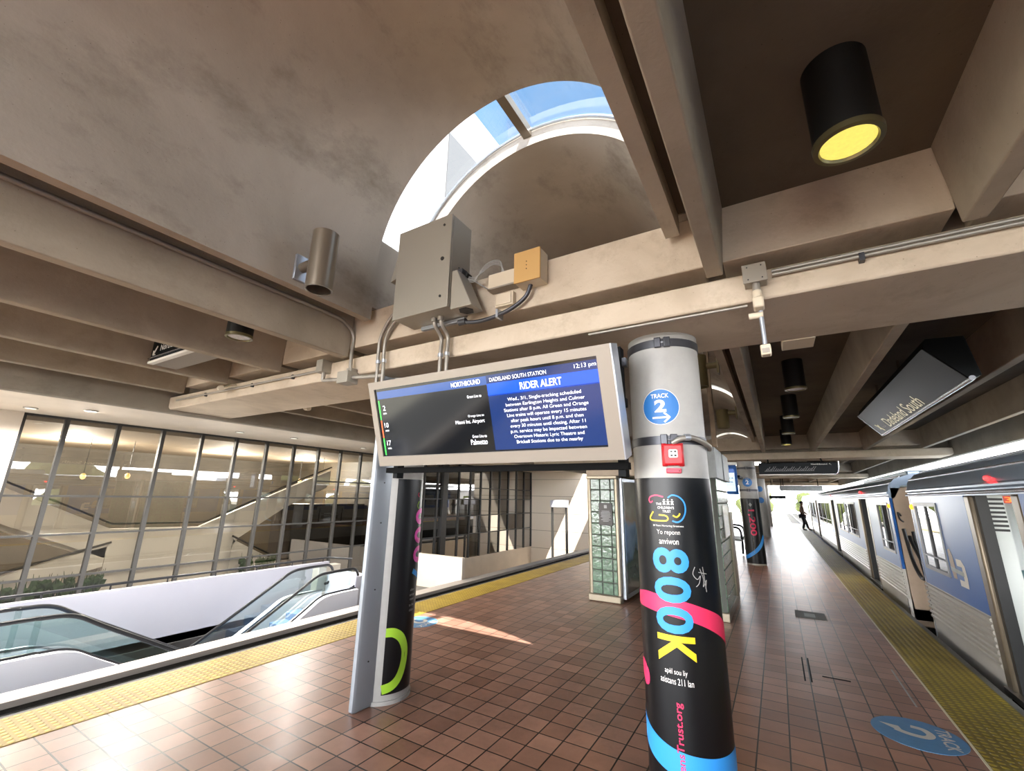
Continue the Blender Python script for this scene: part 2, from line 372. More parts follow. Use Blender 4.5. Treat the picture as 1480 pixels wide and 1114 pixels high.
class Wrap:
    """places flat artwork round a column: u runs to the right as seen from outside, v is height"""
    def __init__(s, cx, cy, r, phi): s.cx, s.cy, s.r, s.phi = cx, cy, r, phi
    def P(s, u, z, lift=0):
        a = s.phi+u/s.r; return Vector((s.cx+(s.r+lift)*math.cos(a), s.cy+(s.r+lift)*math.sin(a), z))
    def bend(s, bm, lift):
        us = [v.co.x for v in bm.verts]; lo, hi = min(us), max(us); k = math.floor(lo/.02)
        while k*.02 < hi:
            if k*.02 > lo:
                bmesh.ops.bisect_plane(bm, geom=bm.verts[:]+bm.edges[:]+bm.faces[:], plane_co=(k*.02, 0, 0), plane_no=(1, 0, 0), dist=1e-6)
            k += 1
        for v in bm.verts: v.co = s.P(v.co.x, v.co.y, lift)
    def text(s, t, w, h, u, z, m, parent, rot=0, name='lettering', lift=.003, bold=0, shear=0):
        vs, fs = text_geo(t, shear, bold); vs = fit(vs, w, h); bm = bmesh.new(); c, sn = math.cos(rot), math.sin(rot)
        bv = [bm.verts.new((u+c*v.x-sn*v.y, z+sn*v.x+c*v.y, 0)) for v in vs]
        for f in fs:
            try: bm.faces.new([bv[i] for i in f])
            except ValueError: pass
        bmesh.ops.triangulate(bm, faces=bm.faces[:])
        s.bend(bm, lift); return obj(name, bm, m, parent, smooth=0)
    def poly(s, pts, m, parent, name, lift=.002):
        bm = bmesh.new(); bm.faces.new([bm.verts.new((p[0], p[1], 0)) for p in pts])
        bmesh.ops.triangulate(bm, faces=bm.faces[:]); s.bend(bm, lift); return obj(name, bm, m, parent, smooth=0)
    def stroke(s, pts, w, m, parent, name, lift=.0025, n=1):
        """round-ended brush line through points (u,z)"""
        P2 = []
        for a, b in zip(pts, pts[1:]):
            for k in range(12): P2.append((a[0]+(b[0]-a[0])*k/12, a[1]+(b[1]-a[1])*k/12))
        P2.append(pts[-1]); bm = bmesh.new(); L = []; Rr = []
        for i, p in enumerate(P2):
            a = P2[max(0, i-2)]; b = P2[min(len(P2)-1, i+2)]; d = Vector((b[0]-a[0], b[1]-a[1])).normalized(); nrm = Vector((-d.y, d.x))*w/2
            L.append((p[0]+nrm.x, p[1]+nrm.y)); Rr.append((p[0]-nrm.x, p[1]-nrm.y))
        vl = [bm.verts.new(s.P(*p, lift)) for p in L]; vr = [bm.verts.new(s.P(*p, lift)) for p in Rr]
        for i in range(len(P2)-1): bm.faces.new((vl[i], vl[i+1], vr[i+1], vr[i]))
        return obj(name, bm, m, parent, smooth=0)
def smooth_path(pts, n=8):
    """Catmull-Rom through points"""
    pts = [Vector(p) for p in pts]; P = [pts[0]]+pts+[pts[-1]]; out = []
    for i in range(1, len(P)-2):
        a, b, c, d = P[i-1], P[i], P[i+1], P[i+2]
        for k in range(n):
            t = k/n; out.append(.5*((2*b)+(c-a)*t+(2*a-5*b+4*c-d)*t*t+(3*b-a-3*c+d)*t**3))
    out.append(pts[-1]); return out

# ================================================================== THE SETTING
XL, XR = -5.27, 1.62            # platform edges
Y0, Y1 = -14, 43                # platform length
BEAMS = (3.08, 14.3, 25.5, 36.7)
structure('floor', B().box(-4.68, 1.01, Y0, Y1, -.5, 0), 'tile', smooth=0)
structure('trim_1', B().box(-5.22, -4.68, Y0, Y1, -.5, .004), 'tact', smooth=0)
structure('trim_2', B().box(1.025, 1.56, Y0, Y1, -.5, .004), 'tact2', smooth=0)
structure('trim_3', B().box(1.01, 1.025, Y0, Y1, -.5, .003), 'whiteline', smooth=0)
structure('trim_4', B().box(1.56, XR, Y0, Y1, -.5, 0), 'granite', smooth=0)
structure('trim_5', B().box(XL, -5.22, Y0, Y1, -.5, 0), 'granite', smooth=0)
structure('wall_platform_base', B().box(XL+.12, XR-.12, Y0, Y1, -2.2, -.5), 'dark', smooth=0)
# guideways either side
structure('ground', B().box(-400, 400, -300, 400, -7.2, -7), 'asphalt', smooth=0)
structure('floor_left_guideway', B().box(-8.2, XL+.1, -30, 90, -1.9, -1.7), 'bed', smooth=0)
structure('floor_right_guideway', B().box(XR-.1, 5.2, -30, 140, -1.5, -1.3), 'bed', smooth=0)
structure('wall_left_guideway', B().box(-8.2, -8.0, -30, 90, -1.7, -.78), 'bed', smooth=0)
structure('trim_6', B().box(-8.26, -7.9, -30, 90, -.78, -.7), 'coping', bevel=.01)
structure('trim_7', B().box(-8.0, -7.86, -30, 90, -.9, -.86), 'coping', smooth=0)
structure('wall_right_guideway', B().box(5.0, 5.2, -30, 140, -1.3, -.45), 'beam', smooth=0)
for x in (2.55, 4.0):
    structure('trim_8', B().box(x-.04, x+.04, -30, 140, -1.3, -1.14), 'steel', smooth=0)
for x in (-7.4, -5.95):
    structure('trim_9', B().box(x-.04, x+.04, -30, 90, -1.7, -1.54), 'steel', smooth=0)

# ------------------------------------------------------------------ roof
RIBS_R = (-.17, .95, 2.05, 3.15); RIBS_L = (-3.52, -4.65, -5.78, -6.92)
def rib_bm(x, ya, yb):
    b = B(); pr = [(x-.045, 3.0), (x+.045, 3.0), (x+.085, 3.5), (x-.085, 3.5)]
    return b.prism(pr, 'y', ya, yb)
def bay(ya, yb):
    for xa, xb, ribs in ((-.335, 3.66, RIBS_R), (-7.41, -3.2, RIBS_L)):
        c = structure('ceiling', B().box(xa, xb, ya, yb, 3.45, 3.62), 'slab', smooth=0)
        for x in ribs: obj('rib', rib_bm(x, ya, yb), 'rib', c, bevel=.008)
bays = [(-4.5, 2.62)]
for a, b in zip(BEAMS, BEAMS[1:]): bays.append((a+.46, b-.46))
for ya, yb in bays: bay(ya, yb)
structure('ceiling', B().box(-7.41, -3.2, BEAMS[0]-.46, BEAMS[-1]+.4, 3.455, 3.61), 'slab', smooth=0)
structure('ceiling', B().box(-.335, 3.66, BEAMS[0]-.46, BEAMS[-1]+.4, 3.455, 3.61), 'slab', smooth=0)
structure('trim_10', B().box(3.66, 3.78, -4.5, 37.1, 2.8, 3.5), 'edge', bevel=.01)
structure('trim_11', B().box(-7.53, -7.41, -4.5, 37.1, 2.78, 3.5), 'edge', bevel=.01)

blab = ('nearest pale concrete cross beam, with the display screen hanging below it',
        'second concrete cross beam, behind the dark hanging script sign',
        'third concrete cross beam far down the platform', 'farthest concrete cross beam at the end of the roof')
for k, y in enumerate(BEAMS):
    t = thing('concrete_beam', blab[k], 'beam', (-1.85, y, 2.82))
    # inverted tee: wide bottom flange with chamfered ends, web above, end diaphragms of the roof panels
    obj('flange', B().prism([(-7.40, 2.86), (-7.34, 2.82), (3.60, 2.82), (3.655, 2.86), (3.655, 3.0), (-7.40, 3.0)], 'y', y-.42, y+.42), 'beam', t, bevel=.012)
    obj('web', B().box(-7.4, 3.655, y-.2, y+.2, 3.0, 3.46), 'edge', t, smooth=0)
    for s in (-1, 1):
        ya, yb = sorted((y+s*.2, y+s*.46))
        obj('diaphragm', B().box(-3.47, -.225, ya, yb, 3.085, 3.44), 'beam', t, bevel=.008)
        for rb in (list(RIBS_R), list(reversed(RIBS_L))):
            for a, b in zip(rb, rb[1:]):
                obj('diaphragm', B().box(a+.05, b-.05, ya, yb, 3.085, 3.455), 'beam', t, bevel=.006)

# barrel vaults, each a shell with straight feet; glazed slots over the beams part them
VC, VR, VS = -1.77, 1.35, 3.8
vl = ('near concrete barrel vault overhead, in front of the skylight', 'concrete barrel vault beyond the first skylight',
      'third concrete barrel vault far down the platform', 'farthest concrete barrel vault')
vs_ = [(-4.5, BEAMS[0]-.53)]+[(a+.07, b-.53) for a, b in zip(BEAMS, BEAMS[1:])]
for k, (ya, yb) in enumerate(vs_):
    t = thing('barrel_vault', vl[k], 'vault', (VC, (ya+yb)/2, 3.3))
    inn = [(VC+VR, 3.3)]+arc((VC, VS), VR, 0, PI, 48)+[(VC-VR, 3.3)]
    ouc = [(VC+VR+.085, 3.3), (VC+VR+.085, 3.7)]+arc((VC, VS), VR+.2, .06, PI-.06, 46)+[(VC-VR-.085, 3.7), (VC-VR-.085, 3.3)]
    bm = bmesh.new()
    # pair up inner and outer outline as quads
    def res(pts, n=60):
        L = [0]
        for a, b in zip(pts, pts[1:]): L.append(L[-1]+math.dist(a, b))
        out = []
        for i in range(n+1):
            s = L[-1]*i/n; j = max(q for q in range(len(L)) if L[q] <= s+1e-9); j = min(j, len(pts)-2)
            f = (s-L[j])/max(1e-9, L[j+1]-L[j]); out.append((pts[j][0]+(pts[j+1][0]-pts[j][0])*f, pts[j][1]+(pts[j+1][1]-pts[j][1])*f))
        return out
    A, O_ = res(inn), res(ouc)
    V = [[bm.verts.new((p[0], y, p[1])) for p in P_] for y in (ya, yb) for P_ in (A, O_)]
    a0, o0, a1, o1 = V
    for i in range(len(A)-1):
        bm.faces.new((a0[i], a0[i+1], a1[i+1], a1[i])); bm.faces.new((o0[i+1], o0[i], o1[i], o1[i+1]))
        bm.faces.new((a0[i+1], a0[i], o0[i], o0[i+1])); bm.faces.new((a1[i], a1[i+1], o1[i+1], o1[i]))
    for i in (0, len(A)-1): bm.faces.new((a0[i], a1[i], o1[i], o0[i]) if i else (a1[i], a0[i], o0[i], o1[i]))
    obj('shell', bm, 'vault', t, smooth=45)
sl = ('glazed skylight slot between the near vault and the next', 'second glazed skylight slot over the second cross beam', 'third glazed skylight slot far along the roof', 'last glazed skylight slot at the end of the roof')
for k, y in enumerate(BEAMS):
    ya, yb = y-.53, y+.07
    t = thing('skylight', sl[k], 'skylight', (VC, (ya+yb)/2, 4.2))
    for s in (-1, 1):
        x = VC+s*(VR+.02); xa, xb = sorted((x, x+s*.18))
        obj('sill', B().box(xa, xb, ya, yb, 3.44, 4.18), 'vault', t, smooth=0)
    angs = (14.5, 90, 165.5)
    for a, b in zip(angs, angs[1:]):
        bm = bmesh.new(); P_ = arc((VC, VS), VR+.17, R(a), R(b), 18)
        v0 = [bm.verts.new((p[0], ya, p[1])) for p in P_]; v1 = [bm.verts.new((p[0], yb, p[1])) for p in P_]
        for i in range(18): bm.faces.new((v0[i], v0[i+1], v1[i+1], v1[i]))
        obj('pane', bm, 'skyglass', t)
    for a in angs[1:-1]:
        c, s = math.cos(R(a)), math.sin(R(a)); p = (VC+(VR+.15)*c, VS+(VR+.15)*s)
        b = B().box(-.045, .045, ya, yb, -.05, .05); bmesh.ops.rotate(b.bm, verts=b.bm.verts[:], cent=(0, 0, 0), matrix=Matrix.Rotation(-(R(a)-PI/2), 3, 'Y'))
        bmesh.ops.translate(b.bm, verts=b.bm.verts[:], vec=(p[0], 0, p[1])); obj('glazing_bar', b, 'lampgrey', t)
    for yy in (ya+.02, yb-.02):
        obj('frame', B().tube([(p[0], yy, p[1]) for p in arc((VC, VS), VR+.16, R(14.5), R(165.5), 40)], .014, 8), 'aluside', t)

# ------------------------------------------------------------------ far end, greenery and outside
random.seed(11)
def tree(x, y, h, w, label, zb=-7):
    t = thing('tree', label, 'tree', (x, y, zb), 'trees beyond the station')
    obj('trunk', B().cyl((x, y, zb), (x, y, zb+h*.55), .25, 8, .15), 'trunk', t)
    b = B()
    for i in range(9):
        a = random.uniform(0, 2*PI); rr = w*.55*random.random()**.5
        b.ico((x+rr*math.cos(a), y+rr*math.sin(a), zb+h*random.uniform(.5, .86)), w*random.uniform(.32, .5), 2, (1, 1, .8), w*.05)
    obj('crown', b, 'foliage', t, smooth=0)
far_x = [-63+10*i for i in range(7)]+[7, 18, 29]
for i, x in enumerate(far_x):
    tree(x+random.uniform(-1, 1), 104+(i % 2)*4 if x < 5 else 152, random.uniform(9.5, 12.5), random.uniform(4.2, 5.2), 'distant green tree beyond the far end of the tracks')
for i in range(11):
    tree(19+(i % 2)*3, -6+i*9, random.uniform(9, 12), random.uniform(3.4, 4.2), 'green tree behind the train on the far side of the tracks')
# opposite tower seen through the skylight
t = thing('tower_block', 'white panelled tower seen through the skylight glass', 'building', (-21, 25, -7))
obj('facade', B().box(-26, -18, 2, 60, 3.9, 32.5), 'towerwall', t, smooth=0)
obj('louver', B().box(-18.02, -17.92, 20.0, 23.5, 17.0, 28.0), 'louver', t, smooth=0)
obj('lower_wall', B().box(-26, -20, 2, 60, -7, 3.9), 'lobbydark', t, smooth=0)

# ------------------------------------------------------------------ opposite building with its glass wall
XB = -12.5
t = thing('station_building', 'tan building with a tall grey framed glass wall across the left track', 'building', (XB, 10, -1.05))
BLD = t
mull1 = [2.2+0*i for i in range(1)]+[2.83+.845*i for i in range(15)]
mull2 = [15.3+.87*i for i in range(10)]
ys = mull1+mull2; zs = [-1.05, -.02, .79, 1.54, 2.3, 3.12]
for y in ys: obj('mullion', B().box(XB-.06, XB+.05, y-.035, y+.035, -1.05, 3.12), 'mull', t, smooth=0)
for z in (-.02, .79, 1.54):
    obj('transom', B().box(XB-.03, XB+.03, 2.2, 23.13, z-.02, z+.02), 'mull', t, smooth=0)
obj('transom', B().box(XB-.03, XB+.03, 8.7, 23.13, 2.04, 2.08), 'mull', t, smooth=0)
obj('head_frame', B().box(XB-.05, XB+.04, 2.2, 23.13, 3.08, 3.12), 'mull', t, smooth=0)
for a, b in zip(ys, ys[1:]):
    for za, zb in ((-1.05, -.02), (-.02, .79), (.79, 1.54), (1.54, 3.12)):
        bm = bmesh.new(); v = [bm.verts.new((XB, yy, zz)) for yy, zz in ((a, za), (b, za), (b, zb), (a, zb))]
        # each pane sits a hair off true, so its reflection breaks at the mullion
        dx = random.uniform(-.003, .003); v[1].co.x += dx; v[2].co.x += dx
        bm.faces.new(v); obj('window_pane', bm, 'bglass', t, smooth=0)
obj('soffit', B().box(-19.9, -7.62, -.2, 14.2, 3.12, 3.4), 'plaster', t, smooth=0)
obj('soffit', B().box(-19.9, -9.15, 14.2, 60, 3.121, 3.4), 'plaster', t, smooth=0)
obj('end_pillar', B().box(-13.4, XB+.12, -.2, 2.18, -1.05, 3.12), 'plaster', t, smooth=0)
obj('end_pillar', B().box(XB-.3, XB+.1, 14.95, 15.27, -1.05, 3.12), 'mull', t, smooth=0)
obj('base_wall', B().box(-12.8, XB+.03, 11.0, 23.13, -7, -1.05), 'plaster', t, smooth=0)
obj('end_wall', B().box(-19.9, -8.3, 23.14, 23.6, -7, 3.12), 'southwall', t, smooth=0)
# inside: floors, back wall, ceiling
obj('lobby_floor', B().box(-19.85, XB-.08, -4, 23.1, -1.3, -1.06), 'lobbyfloor', t, smooth=0)
obj('lobby_wall', B().box(-19.9, -19.7, -4, 23.1, -1.06, 3.12), 'interior', t, smooth=0)
obj('lobby_wall', B().box(-19.85, XB-.1, 12.5, 12.7, -1.06, 3.12), 'interior', t, smooth=0)
obj('lobby_wall', B().box(-19.85, XB-.1, -4.2, -4.0, -1.06, 3.12), 'interior', t, smooth=0)
obj('lobby_ceiling', B().box(-19.85, XB-.1, -4, 12.5, 3.0, 3.1), 'lobbyceil', t, smooth=0)
obj('dark_counter', B().box(-15.6, -14.4, 9.4, 12.45, -1.06, 1.3), 'lobbydark', t, smooth=0)
# double stair inside the lobby
XS = -14.0
s = thing('lobby_staircase', 'white parapet stair crossing behind the glass wall', 'staircase', (XS, 5.5, -1.05))
def sprism(pts, dx=.12, x=XS): return B().prism(pts, 'x', x-dx, x)
obj('parapet', sprism([(-.6, 3.0), (2.44, 1.72), (4.43, .76), (6.41, .72), (6.41, .5), (4.9, .5), (4.43, .1), (2.44, 1.02), (-.6, 2.3)]), 'stairwhite', s, smooth=0)
obj('parapet', sprism([(6.4, .74), (9.15, 1.98), (10.4, 2.5), (10.4, 2.0), (9.45, 1.62), (7.5, .36), (7.3, .1), (6.4, .5)]), 'stairwhite', s, smooth=0)
obj('block_wall', B().box(XS-.3, XS-.005, 4.45, 7.33, -1.05, .7), 'stairwhite', s, smooth=0)
obj('parapet', sprism([(4.44, .35), (3.6, .15), (2.4, -.25), (.8, -.95), (.8, -1.05), (1.6, -1.05), (3.0, -.45), (4.44, -.1)]), 'stairwhite', s, smooth=0)
obj('parapet', sprism([(7.34, .32), (8.9, -.5), (8.9, -1.05), (7.34, -1.05)]), 'stairwhite', s, smooth=0)
obj('handrail', B().tube([(XS+.02, -.6, 3.1), (XS+.02, 2.44, 1.84), (XS+.02, 4.43, .88), (XS+.02, 6.45, .84), (XS+.02, 9.15, 2.1), (XS+.02, 10.4, 2.62)], .025, 8), 'mull', s)
obj('handrail', B().tube([(XS+.02, 7.3, .42), (XS+.02, 8.95, -.42)], .025, 8), 'mull', s)
obj('handrail', B().tube([(XS+.02, 4.5, .45), (XS+.02, 2.4, -.15), (XS+.02, .8, -.85)], .025, 8), 'mull', s)
obj('flight', B().prism([(-.6, 2.5), (4.43, .3), (6.41, .3), (10.4, 2.2), (10.4, 1.9), (6.41, .05), (4.43, .05), (-.6, 2.2)], 'x', XS-1.4, XS-.13), 'stairwhite', s, smooth=0)
def planter(y0, y1, label):
    p = thing('planter', label, 'planter', (XS+.5, (y0+y1)/2, -1.05))
    obj('trough', B().box(XS+.25, XS+.75, y0, y1, -1.05, -.72), 'lobbydark', p, smooth=0)
    b = B(); random.seed(int(y0*10))
    for i in range(int((y1-y0)*34)):
        y = random.uniform(y0, y1); x = XS+.5+random.uniform(-.2, .2); h = random.uniform(.2, .45)
        b.ico((x, y, -.72+h), .09, 1, (1, 1, 1.2), .03); b.cyl((x, y, -.72), (x+random.uniform(-.12, .12), y+random.uniform(-.12, .12), -.5+h), .03, 5, .004)
    obj('plants', b, 'foliage2', p, smooth=0)
planter(2.35, 4.35, 'low planter of green shrubs under the left stair flight')
planter(7.4, 8.4, 'small planter of green shrubs under the right stair flight')
for i, (x, y, z, lb) in enumerate(((-15.2, 4.0, 2.0, 'glowing pendant lamp above the left stair flight'), (-15.2, 4.9, 2.05, 'glowing pendant lamp above the stair landing'),
                       (-14.6, 9.6, 2.1, 'glowing pendant lamp at the right end of the lobby'), (-14.6, 10.5, 2.1, 'glowing pendant lamp beside the dark lobby counter'))):
    p = thing('pendant_lamp', lb, 'lamp', (x, y, z), 'lobby pendants')
    obj('shade', B().sphere((x, y, z), .06, 14, (1, 1, 1.3)), 'pendant', p); obj('cord', B().cyl((x, y, z+.09), (x, y, 3.0), .008, 6), 'rubber', p)

# recessed soffit lights; the unseen roof-edge row is added to brighten the floor
for k, (x, y, lb) in enumerate(((-11.6, 2.1, 'recessed soffit light nearest the left pillar'), (-10.9, 2.75, 'second recessed soffit light over the escalators'), (-11.2, 5.6, 'third recessed soffit light over the escalators'),
                                (-11.0, 6.9, 'recessed soffit light above the right escalator'), (-11.2, 9.4, 'recessed soffit light right of the escalators'), (-9.3, 3.6, 'added unseen soffit light close above the left escalator'), (-9.3, 6.6, 'added unseen soffit light close above the right escalator steps'), (-9.3, .6, 'added unseen soffit light close to the roof edge'), (-9.3, 9.6, 'added unseen soffit light near the far end of the escalators'))):
    p = thing('recessed_light', lb, 'lamp', (x, y, 3.12), 'soffit downlights')
    obj('trim_ring', B().cyl((x, y, 3.105), (x, y, 3.12), .1, 20), 'alu', p); obj('lens', B().cyl((x, y, 3.1), (x, y, 3.106), .075, 20), 'softlens', p)
    d = bpy.data.lights.new('soffit_lamp', 'SPOT'); d.energy = (20 if y > 9 else 240) if x > -9.5 else (15 if y > 9 else 45); d.color = (1, .95, .88); d.spot_size = R(150); d.spot_blend = .7; d.shadow_soft_size = .1
    o = bpy.data.objects.new('soffit_lamp', d); COL.objects.link(o); o.location = (x, y, 3.09)

# concourse and escalator well between building and track
structure('floor_concourse', B().box(XB, -10.5, -9, 12, -1.2, -1.05), 'granite', smooth=0)
structure('floor_concourse', B().box(-10.5, -8.25, -9, 1.9, -1.2, -1.05), 'granite', smooth=0)
structure('floor_concourse', B().box(-10.5, -8.25, 7.9, 12, -1.2, -1.05), 'granite', smooth=0)
structure('wall_escalator_well', B().box(-10.62, -10.5, -4, 8.1, -1.2, -.07), 'wellwall', bevel=.01)
structure('wall_escalator_well', B().box(-10.6, -10.5, -4, 8.1, -7, -1.2), 'lobbydark', smooth=0)  # dark sheet standing in for the shaded gap under the white wall
structure('wall_concourse_end', B().box(XB, -8.25, 11.0, 11.12, -7, -.1), 'plaster', smooth=0)
structure('wall_track_side', B().box(-8.4, -8.26, 9.0, 24, -7, -.85), 'plaster', smooth=0)
g = thing('guard_rail', 'dark handrail along the top of the white escalator well wall', 'railing', (-10.56, 3, -.07))
obj('rail', B().tube([(-10.56, -4, .02), (-10.56, 8.1, .02), (-10.1, 8.5, -.02)], .025, 8), 'handrail', g)
for i in range(14): obj('post', B().cyl((-10.56, -3.5+.88*i, -.07), (-10.56, -3.5+.88*i, .02), .014, 8), 'handrail', g)

def escalator(label, yb, s, yend):
    """yb: y of the bend where the handrail starts to fall, s: direction of descent along y"""
    SL = math.tan(R(30)); zt = -.07; L = 2.12
    e = thing('escalator', label, 'escalator', (-9.5, yb, -1.05))
    def path(x, dz, r=.0):
        return smooth_path([(x, yend, zt+dz), (x, yb-s*.7, zt+dz), (x, yb-s*.25, zt+dz-.005), (x, yb+s*.15, zt+dz-.05), (x, yb+s*.6, zt+dz-.05-.45*SL), (x, yb+s*L, zt+dz-.05-(L-.15)*SL)], 6)
    for x in (-9.05, -10.0):
        P_ = path(x, 0)
        if s < 0:
            ex = yend; c = (ex, zt-.22)
            loop = [(x, c[0]+.2*math.sin(a), c[1]+.22*math.cos(a)) for a in [PI*i/10 for i in range(11)]]
            P_ = loop[::-1]+P_[1:]
        obj('handrail', B().tube(P_, .032, 8), 'handrail', e)
        bm = bmesh.new(); T_ = path(x, -.03); Bt = path(x, -.62)
        va = [bm.verts.new(p) for p in T_]; vb = [bm.verts.new(p) for p in Bt]
        for i in range(len(va)-1): bm.faces.new((va[i], va[i+1], vb[i+1], vb[i]))
        obj('balustrade', bm, 'escglass', e)
    for x, w in ((-8.86, .2), (-10.18, .2)):
        T_ = path(x, -.42 if x > -9.5 else -.6)
        b = B(); pts = [(p.y, p.z) for p in T_]; low = [(pts[-1][0], pts[-1][1]-.75), (pts[0][0], pts[0][1]-1.2)]
        b.prism(pts+low, 'x', x-w/2, x+w/2); obj('cladding', b, 'cladding', e, smooth=0)
        obj('skirt_rail', B().tube([(x-.02 if x > -9.5 else x+.1, p.y, p.z+.012) for p in T_], .02, 6), 'handrail', e)
    z0 = zt-.85
    obj('landing_plate', B().box(-9.85, -9.15, *sorted((yend, yb-s*.1)), z0-.1, z0), 'steel', e, smooth=0)
    for i in range(6):
        y = yb-s*.1+s*.36*i; z = z0-max(0, i-.3)*.36*SL
        obj('step', B().box(-9.85, -9.15, *sorted((y, y+s*.36)), z-.2, z), 'step', e, bevel=.008)
    return e
escalator('left escalator with glass sides falling away to the right beside the track', 2.55, 1, -3.0)
e = escalator('right escalator with blue steps falling away to the left beside the track', 6.85, -1, 7.65)
obj('newel_box', B().box(-10.35, -9.0, 7.75, 8.15, -1.05, -.25), 'white', e, bevel=.015)
obj('newel_box', B().box(-10.35, -10.1, 7.5, 8.15, -1.05, -.1), 'box', e, bevel=.015)
p = thing('signal_frame', 'white topped frame on two posts standing by the end wall', 'frame', (-9.7, 21.05, -7))
for x in (-10.1, -9.31): obj('post', B().box(x-.05, x+.05, 21.0, 21.1, -7, 1.22), 'mull', p, smooth=0)
obj('white_panel', B().box(-10.17, -9.25, 20.9, 21.2, 1.2, 1.56), 'white', p, bevel=.02)

# ------------------------------------------------------------------ columns and what is fixed to them
def straps(t, x, y, r, zs, phi):
    for z in zs:
        obj('strap', B().cyl((x, y, z-.028), (x, y, z+.028), r+.006, 48), 'strap', t)
        for s in (-1, 1):
            a = phi+s*.12; c = Vector((x+(r+.012)*math.cos(a), y+(r+.012)*math.sin(a), z))
            obj('strap_clamp', B().box(c.x-.022, c.x+.022, c.y-.012, c.y+.012, z-.036, z+.036, Matrix.Rotation(a+PI/2, 3, 'Z')), 'strap', t, bevel=.005)
        a0, a1 = phi-.12, phi+.12
        obj('strap_bolt', B().cyl((x+(r+.014)*math.cos(a0), y+(r+.014)*math.sin(a0), z), (x+(r+.014)*math.cos(a1), y+(r+.014)*math.sin(a1), z), .007, 8), 'aluside', t)
def disc_pts(u, z, r, n=40, sy=1): return [(u+r*math.cos(2*PI*i/n), z+r*sy*math.sin(2*PI*i/n)) for i in range(n)]
CR = .24
# --- near right column
cx, cy = -.61, 3.15
t = thing('round_column', 'nearest round grey column wrapped in a black poster reading 800K', 'column', (cx, cy, 0))
obj('shaft', B().cyl((cx, cy, 0), (cx, cy, 2.83), CR, 64), 'colpaint', t)
W = Wrap(cx, cy, CR, math.atan2(-cy, -cx))
straps(t, cx, cy, CR, (2.745, 2.075), W.phi+.02)
wr = obj('poster_wrap', B().cyl((cx, cy, .06), (cx, cy, 1.835), CR+.003, 64, caps=False), 'wrap', t)
W2 = Wrap(cx, cy, CR+.003, W.phi)
for ch, z, m in (('8', 1.34, 'blue'), ('0', 1.175, 'blue'), ('0', 1.01, 'blue'), ('K', .855, 'yellow')):
    W2.text(ch, .145, .215, -.04, z, m, wr, -PI/2, bold=.028, lift=.003, name='big_character')
W2.text('Yo reponn', .138, .036, -.04, 1.5, 'ink', wr, name='lettering')
W2.text('anviwon', .115, .034, -.04, 1.45, 'ink', wr, name='lettering')
W2.text('apèl sou liy', .125, .036, -.05, .735, 'ink', wr)
W2.text('asistans 211 lan', .185, .034, -.05, .69, 'ink', wr)
W2.text('TheChildrensTrust.org', .60, .05, -.045, .285, 'pink', wr, PI/2, bold=.01)
# anniversary emblem: outlined figures round a small name
def loop(pts, w, m, name='emblem_stroke'): W2.stroke([(p.x, p.y) for p in smooth_path([(*q, 0) for q in pts], 6)], w, m, wr, name)
loop([(-.055, 1.715), (-.1, 1.725), (-.14, 1.715), (-.15, 1.695), (-.14, 1.68), (-.125, 1.69)], .009, 'pink')
loop([(-.125, 1.625), (-.148, 1.59), (-.14, 1.572), (-.09, 1.57), (-.045, 1.572), (-.035, 1.588), (-.05, 1.602), (-.09, 1.605)], .009, 'yellow')
loop([(-.028, 1.71), (0, 1.727), (.04, 1.715), (.067, 1.68), (.07, 1.63), (.05, 1.585), (.02, 1.565), (-.01, 1.572)], .009, 'blue')
loop([(-.005, 1.605), (.015, 1.595), (.032, 1.607), (.036, 1.618)], .009, 'yellow')
W2.text('THE', .035, .015, -.085, 1.672, 'ink', wr, bold=.02); W2.text("CHILDREN'S", .1, .016, -.045, 1.65, 'ink', wr, bold=.02); W2.text('TRUST', .05, .015, -.04, 1.628, 'ink', wr, bold=.02)
for k in range(3):
    u = -.052+.024*k
    W2.poly(disc_pts(u, 1.698, .005, 10), 'ink', wr, 'emblem_figure')
    W2.poly([(u-.011, 1.69), (u+.011, 1.69), (u+.005, 1.683), (u+.009, 1.667), (u+.003, 1.667), (u, 1.676), (u-.003, 1.667), (u-.009, 1.667), (u-.005, 1.683)], 'ink', wr, 'emblem_figure')
W2.text('20 Years Nurturing Greatness', .185, .014, -.04, 1.54, 'ink', wr, bold=.01)
# swooshes
def band(us, zs, ws, m, name):
    P_ = smooth_path([(u, z, w) for u, z, w in zip(us, zs, ws)], 10); bm = bmesh.new()
    a = [bm.verts.new(W2.P(p.x, p.y+p.z/2, .002)) for p in P_]; b = [bm.verts.new(W2.P(p.x, p.y-p.z/2, .002)) for p in P_]
    for i in range(len(P_)-1): bm.faces.new((a[i], a[i+1], b[i+1], b[i]))
    obj(name, bm, m, wr, smooth=0)
band((-.37, -.32, -.2, -.03, .1, .25, .37), (1.085, 1.09, 1.095, 1.075, 1.045, .98, .9), (.06, .08, .1, .1, .1, .115, .12), 'pink', 'pink_swoosh')
band((-.4, -.34, -.25, -.1, .06, .2, .37), (.40, .375, .33, .29, .275, .275, .29), (.13, .13, .135, .13, .125, .12, .12), 'blue', 'blue_swoosh')
W2.poly([(-.37, .74), (-.3, .74), (-.27, .72)]+[(-.245+.03*math.sin(a)-.02, .66+.05*math.cos(a)-.0) for a in [PI*i/8 for i in range(9)]]+[(-.29, .605), (-.37, .67)], 'pink', wr, 'pink_swoosh')
